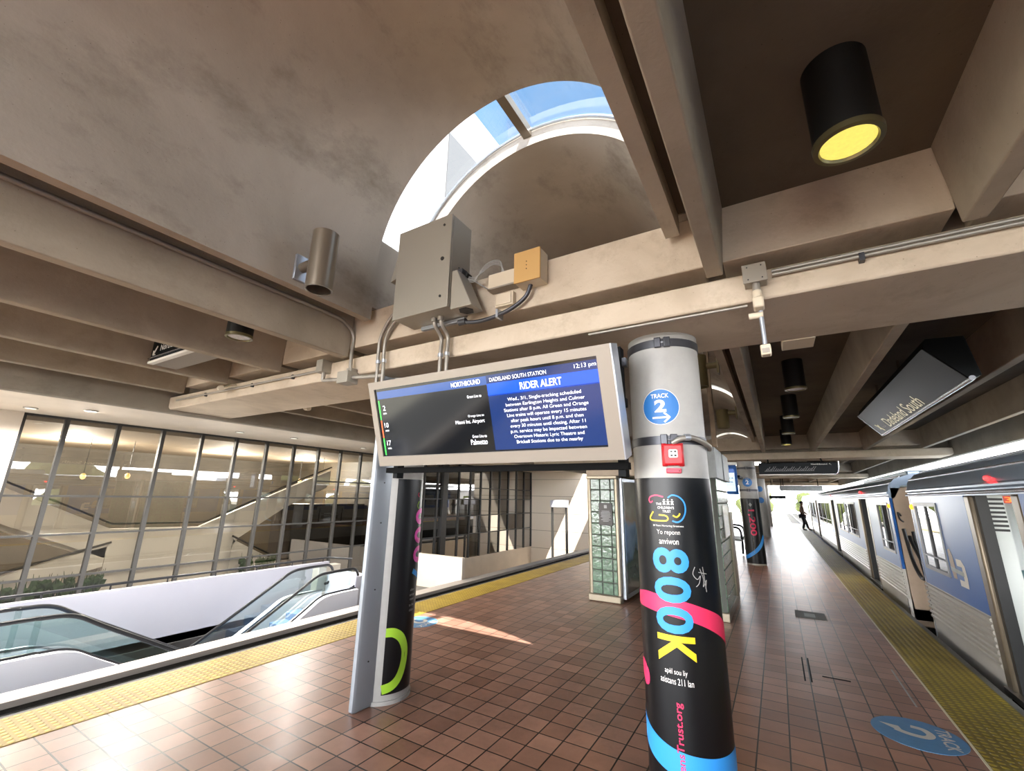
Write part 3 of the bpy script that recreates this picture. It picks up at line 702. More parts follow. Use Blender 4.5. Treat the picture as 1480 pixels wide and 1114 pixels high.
# scratched tag
for pts in ([(.1, 1.31), (.085, 1.27), (.11, 1.24), (.13, 1.26), (.12, 1.22), (.1, 1.2)], [(.13, 1.3), (.15, 1.24), (.145, 1.2), (.17, 1.235), (.16, 1.19)], [(.12, 1.28), (.175, 1.27)], [(.15, 1.31), (.165, 1.17)]):
    W2.stroke([(p.x, p.y) for p in smooth_path([(*q, 0) for q in pts], 4)], .004, 'greyink', wr, 'scribble')
# round track sticker
st = W.poly(disc_pts(-.035, 2.298, .122), 'ink', t, 'track_sticker', .0012)
W.poly(disc_pts(-.035, 2.298, .118), 'dblue', st, 'blue_disc', .002)
W.text('TRACK', .115, .03, -.035, 2.372, 'ink', st, bold=.02); W.text('2', .075, .085, -.035, 2.303, 'ink', st, bold=.04)
W.stroke([(-.09, 2.225), (.02, 2.225)], .012, 'ink', st, 'arrow'); W.stroke([(-.015, 2.257), (.02, 2.225), (-.015, 2.193)], .012, 'ink', st, 'arrow')
# fire alarm
def on_col(u, z, d=0): return W.P(u, z, d)
t = thing('fire_alarm', 'red fire alarm box fixed below the strap of the nearest column', 'alarm', on_col(.02, 1.975))
a = W.phi+.02/CR
def local_box(u0, u1, d0, d1, z0, z1, u=.02):
    b = B().box(u0, u1, -d1, -d0, z0, z1); m4 = Matrix.Translation((cx+CR*math.cos(a), cy+CR*math.sin(a), 0)) @ Matrix.Rotation(a+PI/2, 4, 'Z')
    b.bm.transform(m4); return b
obj('case', local_box(-.062, .062, -.02, .045, 1.91, 2.045), 'red', t, bevel=.012)
for s in (-1, 1): obj('side_lip', local_box(*sorted((s*.066, s*.034)), -.02, .03, 1.905, 2.05), 'red', t, bevel=.006)
obj('strobe', local_box(-.028, .028, .04, .058, 1.955, 2.01), 'ink', t, bevel=.012)
m4 = Matrix.Translation((cx+CR*math.cos(a), cy+CR*math.sin(a), 0)) @ Matrix.Rotation(a+PI/2, 4, 'Z')
o = m4 @ Vector((-.052, -.048, 1.977)); rt = (m4.to_3x3() @ Vector((1, 0, 0)))
flat_text('FIRE', .07, .016, m4 @ Vector((-.05, -.032, 1.977)), rt, (0, 0, 1), 'ink', t, rot=PI/2, bold=.02)
for k, (dx, dz) in enumerate(((-.011, .012), (.011, .012), (-.011, -.012), (.011, -.012))):
    obj('strobe_mark', local_box(dx-.006, dx+.006, .055, .0595, 1.982+dz-.005, 1.982+dz+.005), 'blackink', t, smooth=0)
for dx in (-.05, .05):
    for z in (1.93, 2.025): obj('screw', local_box(dx-.004, dx+.004, .028, .033, z-.004, z+.004), 'blackink', t, smooth=0)
obj('lower_plate', local_box(-.045, .045, -.02, .022, 1.862, 1.893), 'redlite', t, bevel=.006)
obj('lower_plate_screw', local_box(.028, .036, .02, .025, 1.872, 1.88), 'blackink', t, smooth=0)
c = thing('flexible_conduit', 'grey flexible conduit curling round the nearest column above the alarm', 'conduit', on_col(.02, 2.07))
obj('hose', B().tube(smooth_path([W.P(.02, 2.05, .03), W.P(.06, 2.075, .045), W.P(.12, 2.085, .045), W.P(.2, 2.07, .03), W.P(.3, 2.045, .025), W.P(.38, 2.035, .02)], 8), .017, 10), 'conduit', c)
obj('hose_clip', B().tube([W.P(.085, 2.085, .045), W.P(.115, 2.087, .046)], .022, 10), 'aluside', c)

# --- near left column with steel channel
cx, cy = -3.19, 3.15
t = thing('round_column', 'left round column behind a grey steel channel, its black poster showing a lime green loop', 'column', (cx, cy, 0))
obj('shaft', B().cyl((cx, cy, 0), (cx, cy, 2.83), CR, 64), 'colpaint', t)
obj('base_rim', B().cyl((cx, cy, 0), (cx, cy, .03), CR+.012, 64), 'colpaint', t)
W = Wrap(cx, cy, CR, math.atan2(-cy, -cx)); W2 = Wrap(cx, cy, CR+.003, W.phi)
b = B(); n = 40
us = [.0+.0, .36]
bm = bmesh.new(); lo = [bm.verts.new(W.P(.0+i*.42/n, .075, .003)) for i in range(n+1)]; hi = [bm.verts.new(W.P(.0+i*.42/n, 1.84, .003)) for i in range(n+1)]
for i in range(n): bm.faces.new((lo[i], lo[i+1], hi[i+1], hi[i]))
wr = obj('poster_wrap', bm, 'wrap', t)
for ch, z, m in (('0', 1.5, 'magenta'), ('0', 1.33, 'magenta'), ('0', 1.16, 'magenta'), ('7', .98, 'blue')):
    W2.text(ch, .15, .2, .31, z, m, wr, -PI/2, bold=.028, name='big_character')
W2.stroke([(p.x, p.y) for p in smooth_path([(.24, 1.72, 0), (.225, 1.7, 0), (.245, 1.68, 0)], 5)], .009, 'pink', wr, 'emblem_stroke')
W2.stroke([(p.x, p.y) for p in smooth_path([(.25, 1.64, 0), (.225, 1.6, 0), (.25, 1.57, 0)], 5)], .009, 'green', wr, 'emblem_stroke')
for i, s_ in enumerate(('after', 'services', 'response', 'to the', 'children')): W2.text(s_, .06+.01*(i % 2), .022, .235, .865-.042*i, 'greyink', wr)
P_ = smooth_path([(.0, .545, 0), (.07, .54, 0), (.14, .49, 0), (.185, .4, 0), (.185, .3, 0), (.15, .2, 0), (.09, .14, 0), (.0, .115, 0)], 8)
W2.stroke([(p.x, p.y) for p in P_], .07, 'green', wr, 'green_loop')
obj('channel', B().prism([(-3.15, 2.97), (-3.15, 2.775), (-3.138, 2.757), (-3.095, 2.757), (-3.078, 2.775), (-3.066, 2.955)], 'z', 0, 2.8), 'chan', t, bevel=.012)
for z in (.35, .9, 1.45, 1.8): obj('channel_bolt', B().cyl((-3.073, 2.86, z), (-3.066, 2.86, z), .006, 8), 'blackink', t)

# --- far right column with red figures
cx, cy = -.68, 14.5
t = thing('round_column', 'distant round column with a black poster reading 1,200 in red', 'column', (cx, cy, 0))
obj('shaft', B().cyl((cx, cy, 0), (cx, cy, 2.83), CR, 48), 'colpaint', t)
W = Wrap(cx, cy, CR, math.atan2(-cy, -cx)); W2 = Wrap(cx, cy, CR+.004, W.phi)
straps(t, cx, cy, CR, (2.62, 2.0), W.phi)
wr = obj('poster_wrap', B().cyl((cx, cy, .04), (cx, cy, 1.77), CR+.004, 48, caps=False), 'wrap', t)
W2.text('1,200', .7, .17, .0, 1.12, 'pink', wr, -PI/2, bold=.02, lift=.006, name='big_character')
W2.poly([(-.04, 1.6), (0, 1.66), (.04, 1.6), (0, 1.54)], 'greyink', wr, 'emblem_figure', .006)
W2.stroke([(p.x, p.y) for p in smooth_path([(-.37, .17, 0), (-.2, .22, 0), (-.02, .34, 0), (.15, .52, 0), (.3, .78, 0)], 8)], .09, 'blue', wr, 'blue_swoosh', .006)
W2.text('ChildrensTrust.org', .45, .03, -.02, .55, 'greyink', wr, PI/2, lift=.006)
st = W.poly(disc_pts(-.01, 2.22, .125), 'dblue', t, 'track_sticker', .004); W.text('2', .08, .12, -.01, 2.22, 'ink', st, bold=.03, lift=.006)
W.text('TRACK', .1, .025, -.01, 2.31, 'ink', st, bold=.02, lift=.006)
for (x, y, lb) in ((-.68, 25.7, 'plain tan column with two round stickers behind the 1,200 column'), (-3.19, 14.5, 'round column behind the glass block shelter'), (-.68, 36.7, 'farthest round column at the end of the roof')):
    t = thing('round_column', lb, 'column', (x, y, 0))
    obj('shaft', B().cyl((x, y, 0), (x, y, 2.83), CR, 40), 'colpaint', t)
    if y == 25.7:
        Wk = Wrap(x, y, CR, math.atan2(-y, -x))
        for z in (2.3, 1.75):
            Wk.poly(disc_pts(-.02, z, .14), 'dblue', t, 'track_sticker', .004)

# ------------------------------------------------------------------ display screen
t = thing('display_screen', 'wide grey framed departure screen hanging below the nearest cross beam', 'screen', (-1.87, 2.68, 1.935))
up = Vector((0, -.22, .695)).normalized(); nr = Vector((1, 0, 0)).cross(up)   # towards the viewer
o0 = Vector((0, 2.68, 1.935))
def D(x, v, d=0): return Vector((x, 0, 0))+o0+up*v+nr*d
def dbox(x0, x1, v0, v1, d0, d1):
    b = B(); v = [b.bm.verts.new(D(*p)) for p in ((x0,v0,d0),(x1,v0,d0),(x1,v1,d0),(x0,v1,d0),(x0,v0,d1),(x1,v0,d1),(x1,v1,d1),(x0,v1,d1))]
    for f in ((3,2,1,0),(4,5,6,7),(0,1,5,4),(1,2,6,5),(2,3,7,6),(3,0,4,7)): b.bm.faces.new([v[i] for i in f])
    return b
X0, X1, V1 = -2.955, -.785, .732
SX0, SX1, SV0, SV1 = -2.895, -.88, .083, .668
fr = obj('frame', dbox(X0, X1, 0, SV0, -.12, 0), 'alu', t, smooth=0)
for q in ((X0, X1, SV1, V1), (X0, SX0, SV0, SV1), (SX1, X1, SV0, SV1)): obj('frame', dbox(*q, -.12, 0), 'alu', t, smooth=0)
obj('side_trim', dbox(X1, X1+.012, 0, V1, -.13, .004), 'aluside', t, bevel=.003)
obj('back_case', dbox(X0+.03, X1-.02, .03, V1-.03, -.2, -.12), 'signbody', t, smooth=0)
sc = obj('screen', dbox(SX0, SX1, SV0, SV1, -.1, -.012), 'screen', t, smooth=0)
XM = -1.735
def pane(x0, x1, v0, v1, m, name, lift=-.0105):
    bm = bmesh.new(); bm.faces.new([bm.verts.new(D(*p, lift)) for p in ((x0, v0), (x1, v0), (x1, v1), (x0, v1))]); return obj(name, bm, m, sc, smooth=0)
pane(SX0+.02, XM, .58, .645, 'screenhdr', 'header_bar'); pane(XM, SX1-.004, SV0+.012, .50, 'screenblue', 'notice_panel')
pane(XM, SX1-.004, .585, .648, 'screenblue', 'title_bar'); pane(XM, SX1-.004, .492, .585, 'screenalert', 'alert_bar')
for k, (v0, v1, m) in enumerate(((.40, .565, 'screengreen'), (.245, .395, 'screenorange'), (.095, .24, 'screengreen'))): pane(SX0+.022, SX0+.036, v0, v1, m, 'line_colour_bar')
def dt(s, x, v, w, h, bold=-.004): return flat_text(s, w, h, D(x, v, -.0095), (1, 0, 0), up, 'screenink', sc, bold=bold)
dt('NORTHBOUND', -1.925, .612, .27, .036, .004); dt('DADELAND SOUTH STATION', -1.475, .612, .46, .028)
dt('12:13 pm', -.965, .617, .15, .036); dt('RIDER ALERT', -1.30, .54, .32, .05, .012)
for i, (s_, w) in enumerate((('Wed., 3/1, Single-tracking scheduled', .56), ('between Earlington Heights and Culmer', .6), ('Stations after 8 p.m. All Green and Orange', .64), ('Line trains will operate every 15 minutes', .60),
        ('after peak hours until 8 p.m. and then', .55), ('every 30 minutes until closing. After 11', .57), ('p.m. service may be impacted between', .575), ('Overtown Historic Lyric Theatre and', .53), ('Brickell Stations due to the nearby', .50))):
    dt(s_, -1.295, .452-.0385*i, w, .030, -.006)
for v, num, a, bb in ((.5, '2', 'Green Line to', None), (.352, '10', 'Orange Line to', 'Miami Int. Airport'), (.198, '17', 'Green Line to', 'Palmetto')):
    dt(num, -2.81, v, .03 if len(num) == 1 else .045, .042); dt('min', -2.808, v-.045, .04, .018)
    w = .13 if a[0] == 'G' else .145
    dt(a, -1.795-w/2, v+.008, w, .022)
    if bb:
        w = .27 if bb[0] == 'M' else .15; dt(bb, -1.795-w/2, v-.035, w, .04 if bb[0] == 'P' else .036, 0)
m_ = obj('mounting_bar', B().box(-3.0, -.8, 2.80, 2.86, 1.885, 1.93), 'dark', t, smooth=0)
obj('mounting_bar', B().box(-3.0, -.8, 2.86, 2.91, 2.6, 2.66), 'strap', t, smooth=0)
obj('mounting_post', B().box(-.88, -.83, 2.84, 2.92, 1.84, 2.74), 'signbody', t, smooth=0)
obj('mounting_post', B().box(-2.95, -2.9, 2.84, 2.92, 1.84, 2.74), 'signbody', t, smooth=0)
obj('bracket', B().box(-.9, -.8, 2.62, 2.86, 2.3, 2.36), 'signbody', t, smooth=0)
obj('bracket', B().box(-2.97, -2.87, 2.62, 2.86, 2.3, 2.36), 'signbody', t, smooth=0)

# ------------------------------------------------------------------ ceiling lights
def downlight(x, y, r, zb, zt, label, lens, group=None, body='lampblack'):
    t = thing('ceiling_spotlight', label, 'lamp', (x, y, zt), group)
    b = B(); n = 40
    b.cyl((x, y, zb), (x, y, zt), r, n); obj('housing', b, body, t)
    bm = bmesh.new(); pr = [(r-.02, zb-.004), (r-.014, zb-.014), (r+.004, zb-.012), (r+.006, zb+.012)]
    rings = [[bm.verts.new((x+q*math.cos(2*PI*i/n), y+q*math.sin(2*PI*i/n), z)) for i in range(n)] for q, z in pr]
    for a, c in zip(rings, rings[1:]):
        for i in range(n): bm.faces.new((a[i], a[(i+1) % n], c[(i+1) % n], c[i]))
    obj('rim', bm, 'rim', t)
    obj('lens', B().sphere((x, y, zb-.001), r-.018, 24, (1, 1, .09)), lens, t)
    return t
downlight(.4, 1.87, .112, 3.08, 3.45, 'large black cylinder ceiling light with a lit yellow lens', 'lens')
downlight(-4.09, 1.89, .108, 3.08, 3.45, 'black cylinder ceiling light with white lens between the left ribs', 'lenscold')
fl = ('nearest of the unlit black ceiling lights beyond the cross beam', 'second unlit black ceiling light beyond the cross beam', 'third unlit black ceiling light beyond the cross beam', 'last black ceiling light before the far cross beam, lit yellow')
for k, y in enumerate((6.33, 8.5, 10.6, 12.7)):
    downlight(.36, y, .115, 3.08, 3.45, fl[k], 'lens' if k == 3 else 'lenscold', 'black lights in the channel beyond the cross beam')
def wall_lamp(x, y, s, z0, z1, wx, label, body):
    t = thing('wall_light', label, 'lamp', (wx, y, (z0+z1)/2)); r = .1; n = 36; bm = bmesh.new()
    pr = [(r-.012, z0+.12), (r-.012, z0), (r, z0), (r, z1), (.0001, z1)]
    rings = [[bm.verts.new((x+q*math.cos(2*PI*i/n), y+q*math.sin(2*PI*i/n), z)) for i in range(n)] for q, z in pr]
    for a, c in zip(rings, rings[1:]):
        for i in range(n): bm.faces.new((a[i], a[(i+1) % n], c[(i+1) % n], c[i]))
    obj('housing', bm, body, t)
    obj('inner_baffle', B().cyl((x, y, z0+.1), (x, y, z0+.12), r-.013, 24), 'blackink', t)
    zm = z0+.26
    obj('arm', B().cyl((x+s*.09, y, zm), (wx-s*.02, y, zm), .04, 16), body, t)
    obj('wall_plate', B().box(*sorted((wx-s*.005, wx-s*.03)), y-.06, y+.06, zm-.115, zm+.105), 'aluside' if body == 'lampgrey' else body, t, bevel=.004)
wall_lamp(-2.83, 1.8, -1, 3.2, 3.68, VC-VR, 'grey cylinder wall light on the left side of the near vault', 'lampgrey')
wall_lamp(-.66, 8.3, 1, 2.93, 3.25, VC+VR, 'olive cylinder wall light on the right side of the second vault', 'lampolive')
wall_lamp(-.66, 5.6, 1, 3.05, 3.45, VC+VR, 'olive cylinder wall light just right of the nearest column top', 'lampolive')

# ------------------------------------------------------------------ boxes, speaker and conduits on the near beam
YF = 2.62            # face of the beam diaphragm
t = thing('electrical_cabinet', 'large grey metal cabinet on the beam below the skylight', 'cabinet', (-2.31, YF, 3.1))
obj('body', B().box(-2.61, -2.02, 2.375, YF, 3.12, 3.94), 'boxside', t, bevel=.006)
obj('door', B().box(-2.615, -2.022, 2.355, 2.373, 3.115, 3.945), 'box', t, bevel=.004)
for z in (3.22, 3.55, 3.86): obj('lock', B().cyl((-2.1, 2.35, z), (-2.1, 2.356, z), .011 if z != 3.55 else .017, 12), 'blackink', t)
obj('rain_hood', B().prism([(-2.62, 3.93), (-2.62, 3.55), (-2.73, 3.52)], 'y', 2.4, 2.6), 'box', t, bevel=.004)
for a in (2.52,): obj('mount_rail', B().box(-2.5, -2.03, 2.585, 2.625, 3.085, 3.118), 'aluside', t, bevel=.004)
for y in (2.47, 2.55):
    for z in (3.35, 3.5): obj('rivet', B().cyl((-2.021, y, z), (-2.016, y, z), .006, 8), 'strap', t)
t = thing('loudspeaker', 'grey wedge loudspeaker on the right side of the metal cabinet', 'speaker', (-1.98, 2.45, 3.1))
b = B(); m_ = B()
pts = [(-2.005, 3.42), (-1.955, 3.42), (-1.80, 3.09), (-2.005, 3.09)]
obj('case', B().prism(pts, 'y', 2.37, 2.53), 'box', t, bevel=.006)
obj('horn_mouth', B().cyl((-1.905, 2.45, 3.086), (-1.905, 2.45, 3.094), .062, 6), 'blackink', t)
obj('bracket', B().box(-2.02, -1.95, 2.43, 2.5, 3.42, 3.46), 'strap', t, smooth=0)
t = thing('tan_box', 'tan metal box mounted on the beam right of the metal cabinet', 'box', (-1.39, YF, 3.22))
obj('body', B().box(-1.5, -1.285, 2.5, YF, 3.235, 3.48), 'beige', t, bevel=.004)
obj('front_cover', B().box(-1.503, -1.283, 2.485, 2.499, 3.232, 3.483), 'tan', t, bevel=.003)
for z in (3.33, 3.36, 3.39): obj('screw', B().cyl((-1.395, 2.482, z), (-1.395, 2.486, z), .004, 6), 'blackink', t)
t = thing('junction_box', 'long beige junction box behind the tan box', 'box', (-1.66, YF, 3.28))
obj('body', B().box(-1.77, -1.51, 2.54, YF, 3.28, 3.4), 'beige', t, bevel=.004); obj('lid_edge', B().box(-1.775, -1.51, 2.535, YF, 3.268, 3.28), 'alu', t, smooth=0)
t = thing('junction_box', 'small square beige box under the long junction box', 'box', (-1.64, YF, 3.13))
obj('body', B().box(-1.725, -1.56, 2.575, YF, 3.125, 3.235), 'beige', t, bevel=.006); obj('cover', B().box(-1.715, -1.575, 2.566, 2.576, 3.135, 3.225), 'beige', t, bevel=.004)
t = thing('cable_bundle', 'loose grey wires looping from the loudspeaker to the junction box', 'cable', (-1.8, 2.5, 3.4))
for k in range(4):
    d = .012*k
    obj('wire', B().tube(smooth_path([(-1.97, 2.5, 3.43-d), (-1.88, 2.5, 3.39-d), (-1.8, 2.5, 3.42+d), (-1.72, 2.52, 3.47+d), (-1.66, 2.55, 3.455+d), (-1.63-d, 2.57, 3.39)], 6), .0045, 6), 'wire', t)
obj('wire', B().tube(smooth_path([(-1.95, 2.5, 3.4), (-1.88, 2.5, 3.36), (-1.76, 2.53, 3.27)], 6), .005, 6), 'wire', t)
obj('connector', B().box(-1.965, -1.93, 2.47, 2.53, 3.405, 3.44, Matrix.Rotation(.5, 3, 'Y')), 'blackink', t, smooth=0)
t = thing('black_cable', 'thick dark cable curving from the metal cabinet up to the tan box', 'cable', (-1.7, 2.55, 3.1))
obj('cable', B().tube(smooth_path([(-2.03, 2.56, 3.06), (-1.9, 2.57, 3.04), (-1.75, 2.57, 3.045), (-1.58, 2.57, 3.08), (-1.45, 2.57, 3.15), (-1.4, 2.565, 3.24)], 8), .016, 10), 'strap', t)
obj('clip', B().box(-1.7, -1.68, 2.55, 2.63, 3.03, 3.10), 'aluside', t, smooth=0)
obj('gland', B().cyl((-2.06, 2.56, 3.06), (-1.99, 2.56, 3.06), .026, 10), 'strap', t)
def conduit(label, paths, r=.017, m='conduit', clips=(), name='conduit'):
    t = thing(name, label, 'conduit', paths[0][0])
    for p in paths: obj('pipe', B().tube(p, r, 12), m, t)
    for c in clips: obj('clip', B().cyl((c[0], c[1], c[2]-.014), (c[0], c[1], c[2]+.014), r+.007, 12), 'aluside', t)
    return t
YC = 2.635
for x, lb in ((-2.275, 'left of the two straight conduits between the screen and the metal cabinet'), (-2.205, 'right of the two straight conduits between the screen and the metal cabinet')):
    c = conduit(lb, [smooth_path([(x, YC-.03, 2.62), (x, YC-.03, 2.85), (x, YC-.03, 2.98), (x, 2.52, 3.06), (x, 2.5, 3.12)], 6)], .0165, clips=((x, YC-.03, 2.83),))
    obj('collar', B().cyl((x, 2.5, 3.085), (x, 2.5, 3.12), .027, 14), 'conduit', c)
for dx, lb in ((0, 'left of the two curved conduits rising from the screen to the metal cabinet'), (.075, 'right of the two curved conduits rising from the screen to the metal cabinet')):
    conduit(lb, [smooth_path([(-3.02+dx, YC-.03, 2.6), (-3.02+dx, YC-.03, 2.8), (-3.03+dx, YC-.03, 2.98), (-2.99+dx, YC-.05, 3.12), (-2.88+dx*.8, YC-.06, 3.27-dx*.6), (-2.74+dx*.6, YC-.06, 3.37-dx), (-2.6, YC-.06, 3.40-dx)], 8)], .0165, clips=((-3.02+dx, YC-.03, 2.88),))
conduit('conduit along the joint under the near vault, bending down the beam end',
        [smooth_path([(-3.405, -4.4, 3.33), (-3.405, -2, 3.33), (-3.405, 1.5, 3.33), (-3.405, 2.3, 3.33), (-3.41, 2.5, 3.3), (-3.41, YC-.03, 3.2), (-3.41, YC-.03, 3.0), (-3.4, YC-.03, 2.84)], 8)], .018)
c = conduit('thin conduit along the left half of the near beam face', [[(-7.1, YC, 2.925), (-5.2, YC, 2.925), (-3.85, YC, 2.925)]], .012)
for x in (-6.3, -5.2, -4.4): obj('clip', B().box(x-.012, x+.012, 2.63, 2.66, 2.9, 2.945), 'strap', c, smooth=0)
c = conduit('pair of conduits along the right half of the near beam face', [[(.12, YC, 2.945), (3.6, YC, 2.945)], [(.12, YC+.01, 2.972), (3.6, YC+.01, 2.972)]], .011)
for x in (.52, 1.6, 2.6): obj('clip', B().box(x-.012, x+.012, 2.62, 2.66, 2.915, 2.96), 'strap', c, smooth=0)
conduit('thin conduit under the near beam between the screen and the camera bracket', [[(-1.0, YC+.05, 2.806), (-.02, YC+.05, 2.806)]], .009, clips=())
t = thing('junction_box', 'square grey junction box on the near beam above the small camera', 'box', (.03, 2.64, 2.95))
obj('body', B().box(-.022, .09, 2.57, 2.655, 2.895, 3.0), 'box', t, bevel=.004); obj('lid', B().box(-.026, .094, 2.562, 2.571, 2.891, 3.004), 'alu', t, bevel=.002)
for x in (0, .07):
    for z in (2.91, 2.985): obj('screw', B().cyl((x, 2.559, z), (x, 2.563, z), .004, 6), 'blackink', t)
t = thing('camera_bracket', 'small grey camera and fittings hanging on a pipe below the junction box', 'camera', (.03, 2.62, 2.6))
obj('fitting', B().cyl((.035, 2.6, 2.85), (.035, 2.6, 2.895), .02, 12), 'conduit', t)
obj('knuckle', B().cyl((.035, 2.6, 2.76), (.035, 2.6, 2.85), .028, 14, .022), 'beige', t)
obj('camera_body', B().box(.008, .062, 2.55, 2.63, 2.735, 2.80), 'beige', t, bevel=.01)
obj('tee', B().cyl((-.02, 2.62, 2.71), (.05, 2.62, 2.71), .018, 12), 'beige', t)
obj('pipe', B().cyl((.04, 2.62, 2.52), (.04, 2.62, 2.74), .012, 12), 'aluside', t)
obj('end_box', B().box(.015, .065, 2.59, 2.65, 2.47, 2.53), 'beige', t, bevel=.008); obj('window', B().box(.022, .058, 2.585, 2.592, 2.48, 2.505), 'alu', t, smooth=0)
t = thing('junction_box', 'small upright junction box on the left part of the near beam', 'box', (-3.8, 2.62, 2.93))
obj('body', B().box(-3.87, -3.77, 2.55, 2.675, 2.88, 3.01), 'box', t, bevel=.005); obj('elbow', B().cyl((-3.8, 2.6, 2.80), (-3.8, 2.6, 2.88), .02, 12), 'conduit', t)
obj('elbow', B().cyl((-3.8, 2.6, 2.8), (-3.52, 2.6, 2.775), .018, 12), 'conduit', t)
t = thing('junction_box', 'square grey junction box beside the top left corner of the screen', 'box', (-3.35, 2.6, 2.76))
obj('body', B().box(-3.49, -3.34, 2.53, 2.66, 2.715, 2.83), 'box', t, bevel=.005)
obj('hub', B().box(-3.43, -3.36, 2.58, 2.66, 2.83, 2.87), 'conduit', t, bevel=.005); obj('pipe', B().cyl((-3.34, 2.6, 2.77), (-2.95, 2.62, 2.745), .02, 12), 'conduit', t)
def camera_small(x, y, z, label, d, yw):
    t = thing('security_camera', label, 'camera', (x, y, z))
    obj('body', B().cyl((x, y, z), (x+.17*d, y-.06, z-.03), .032, 14), 'beige', t); obj('lens', B().cyl((x-.012*d, y+.003, z+.002), (x, y, z), .026, 12), 'blackink', t)
    obj('arm', B().tube([(x+.12*d, y-.02, z-.015), (x+.14*d, (y+yw)/2, z+.04), (x+.14*d, yw, z+.05)], .012, 8), 'beige', t)
camera_small(-5.75, 2.55, 2.93, 'small bullet camera at the left end of the near beam', 1, 2.68)
camera_small(-5.6, 3.62, 2.86, 'small white camera behind the left part of the near beam', 1, 3.48)
t = thing('junction_box', 'pale flat box under the slab just beyond the near beam', 'box', (.27, 3.65, 2.8))
obj('body', B().box(.16, .36, 3.49, 3.72, 2.815, 2.875), 'beige', t, bevel=.005)

# ------------------------------------------------------------------ hanging signs
t = thing('platform_sign', 'long dark angled sign box with pale station lettering between the right ceiling ribs', 'sign', (1.45, 6.85, 3.45))
pr = [(1.30, 3.135), (1.55, 3.125), (1.60, 2.765), (1.53, 2.735), (1.275, 3.05)]
obj('body', B().prism(pr, 'y', 5.0, 8.7), 'signbody', t, smooth=0)
fa = Vector((1.272, 0, 3.053)); fb = Vector((1.528, 0, 2.737)); fd = (fb-fa).normalized(); fn = Vector((-fd.z, 0, fd.x)); fn = fn if fn.x < 0 else -fn
bm = bmesh.new()
bm.faces.new([bm.verts.new(p) for p in (fa+fn*.004+Vector((0, 5.02, 0)), fb+fn*.004+Vector((0, 5.02, 0)), fb+fn*.004+Vector((0, 8.68, 0)), fa+fn*.004+Vector((0, 8.68, 0)))])
fc = obj('face', bm, 'signface', t, smooth=0)
flat_text('Dadeland South', 1.72, .15, fa+fd*.3+fn*.006+Vector((0, 7.08, 0)), (0, -1, 0), -fd, 'signink', fc, bold=.004)
def fpt(y, v): p_ = fa+fd*v+fn*.007; return (p_.x, y, p_.z)
obj('emblem', B().tube([fpt(8.44, .24), fpt(8.3, .37)], .008, 6), 'signink', fc); obj('emblem', B().tube([fpt(8.33, .26), fpt(8.4, .33)], .008, 6), 'signink', fc)
flat_text('metrorail', .22, .04, fa+fd*.32+fn*.006+Vector((0, 8.17, 0)), (0, -1, 0), -fd, 'greyink', fc)
obj('bottom_trim', B().cyl((1.535, 4.99, 2.745), (1.535, 8.71, 2.745), .022, 12), 'signtrim', t)
obj('end_trim', B().prism([(1.262, 3.05), (1.275, 3.065), (1.535, 2.75), (1.52, 2.735)], 'y', 8.69, 8.715), 'signtrim', t, smooth=0)
for y in (6.9, 8.3): obj('hanger', B().cyl((1.5, y, 3.12), (1.5, y, 3.45), .015, 10), 'slab', t)
t = thing('platform_sign', 'grey hanging sign box with an arrow between the left ceiling ribs', 'sign', (-5.2, 1.9, 3.45))
obj('body', B().box(-5.69, -4.72, 1.79, 2.04, 3.045, 3.3), 'signbody', t, smooth=0)
obj('bottom_trim', B().box(-5.7, -4.71, 1.775, 1.83, 3.02, 3.045), 'ink', t, bevel=.004); obj('bottom_trim', B().box(-5.7, -4.71, 1.83, 2.05, 3.025, 3.045), 'alu', t, smooth=0)
obj('front_lip', B().box(-5.7, -4.71, 1.77, 1.79, 3.07, 3.08), 'signtrim', t, smooth=0)
for P_ in ([(-5.55, 3.2), (-5.63, 3.11)], [(-5.63, 3.16), (-5.63, 3.11), (-5.58, 3.11)]):
    obj('arrow', B().tube([(p[0], 1.788, p[1]) for p in P_], .007, 6), 'ink', t)
flat_text('Northbound', .5, .07, (-5.22, 1.7885, 3.17), (1, 0, 0), (0, 0, 1), 'ink', t, bold=.01)
for x in (-5.5, -4.9): obj('hanger', B().cyl((x, 1.92, 3.3), (x, 1.92, 3.45), .02, 10), 'signbody', t)
t = thing('platform_sign', 'dark hanging sign with blurred slanted script before the second cross beam', 'sign', (.55, 13.6, 2.82))
obj('body', B().box(-.33, 1.40, 13.52, 13.7, 2.40, 2.70), 'signface', t, bevel=.02)
obj('bottom_trim', B().box(-.34, 1.34, 13.5, 13.72, 2.375, 2.40), 'ink', t, smooth=0)
obj('end_trim', B().tube(smooth_path([(1.3, 13.51, 2.39), (1.37, 13.51, 2.42), (1.41, 13.51, 2.55), (1.42, 13.51, 2.71)], 6), .012, 8), 'signtrim', t)
random.seed(4)
for i in range(26):      # unreadable slanted script: separate pen strokes
    x = -.17+i*.042; h = random.choice((.05, .06, .1, .11)); sl = .035+h*.35
    obj('script_stroke', B().tube([(x, 13.517, 2.49), (x+sl*.6, 13.517, 2.49+h*.6), (x+sl, 13.517, 2.49+h)], .0045, 5), 'greyink', t)
obj('script_stroke', B().tube([(-.2, 13.517, 2.478), (.9, 13.517, 2.485)], .004, 5), 'greyink', t)
flat_text('Northbound', .34, .035, (1.02, 13.519, 2.645), (1, 0, 0), (0, 0, 1), 'ink', t, bold=.02)
for P_ in ([(1.27, 2.62), (1.23, 2.66)], [(1.23, 2.635), (1.23, 2.66), (1.255, 2.66)]): obj('arrow', B().tube([(p[0], 13.517, p[1]) for p in P_], .005, 5), 'ink', t)
for x in (-.1, 1.1): obj('hanger', B().cyl((x, 13.62, 2.7), (x, 14.0, 2.83), .02, 8), 'signbody', t)
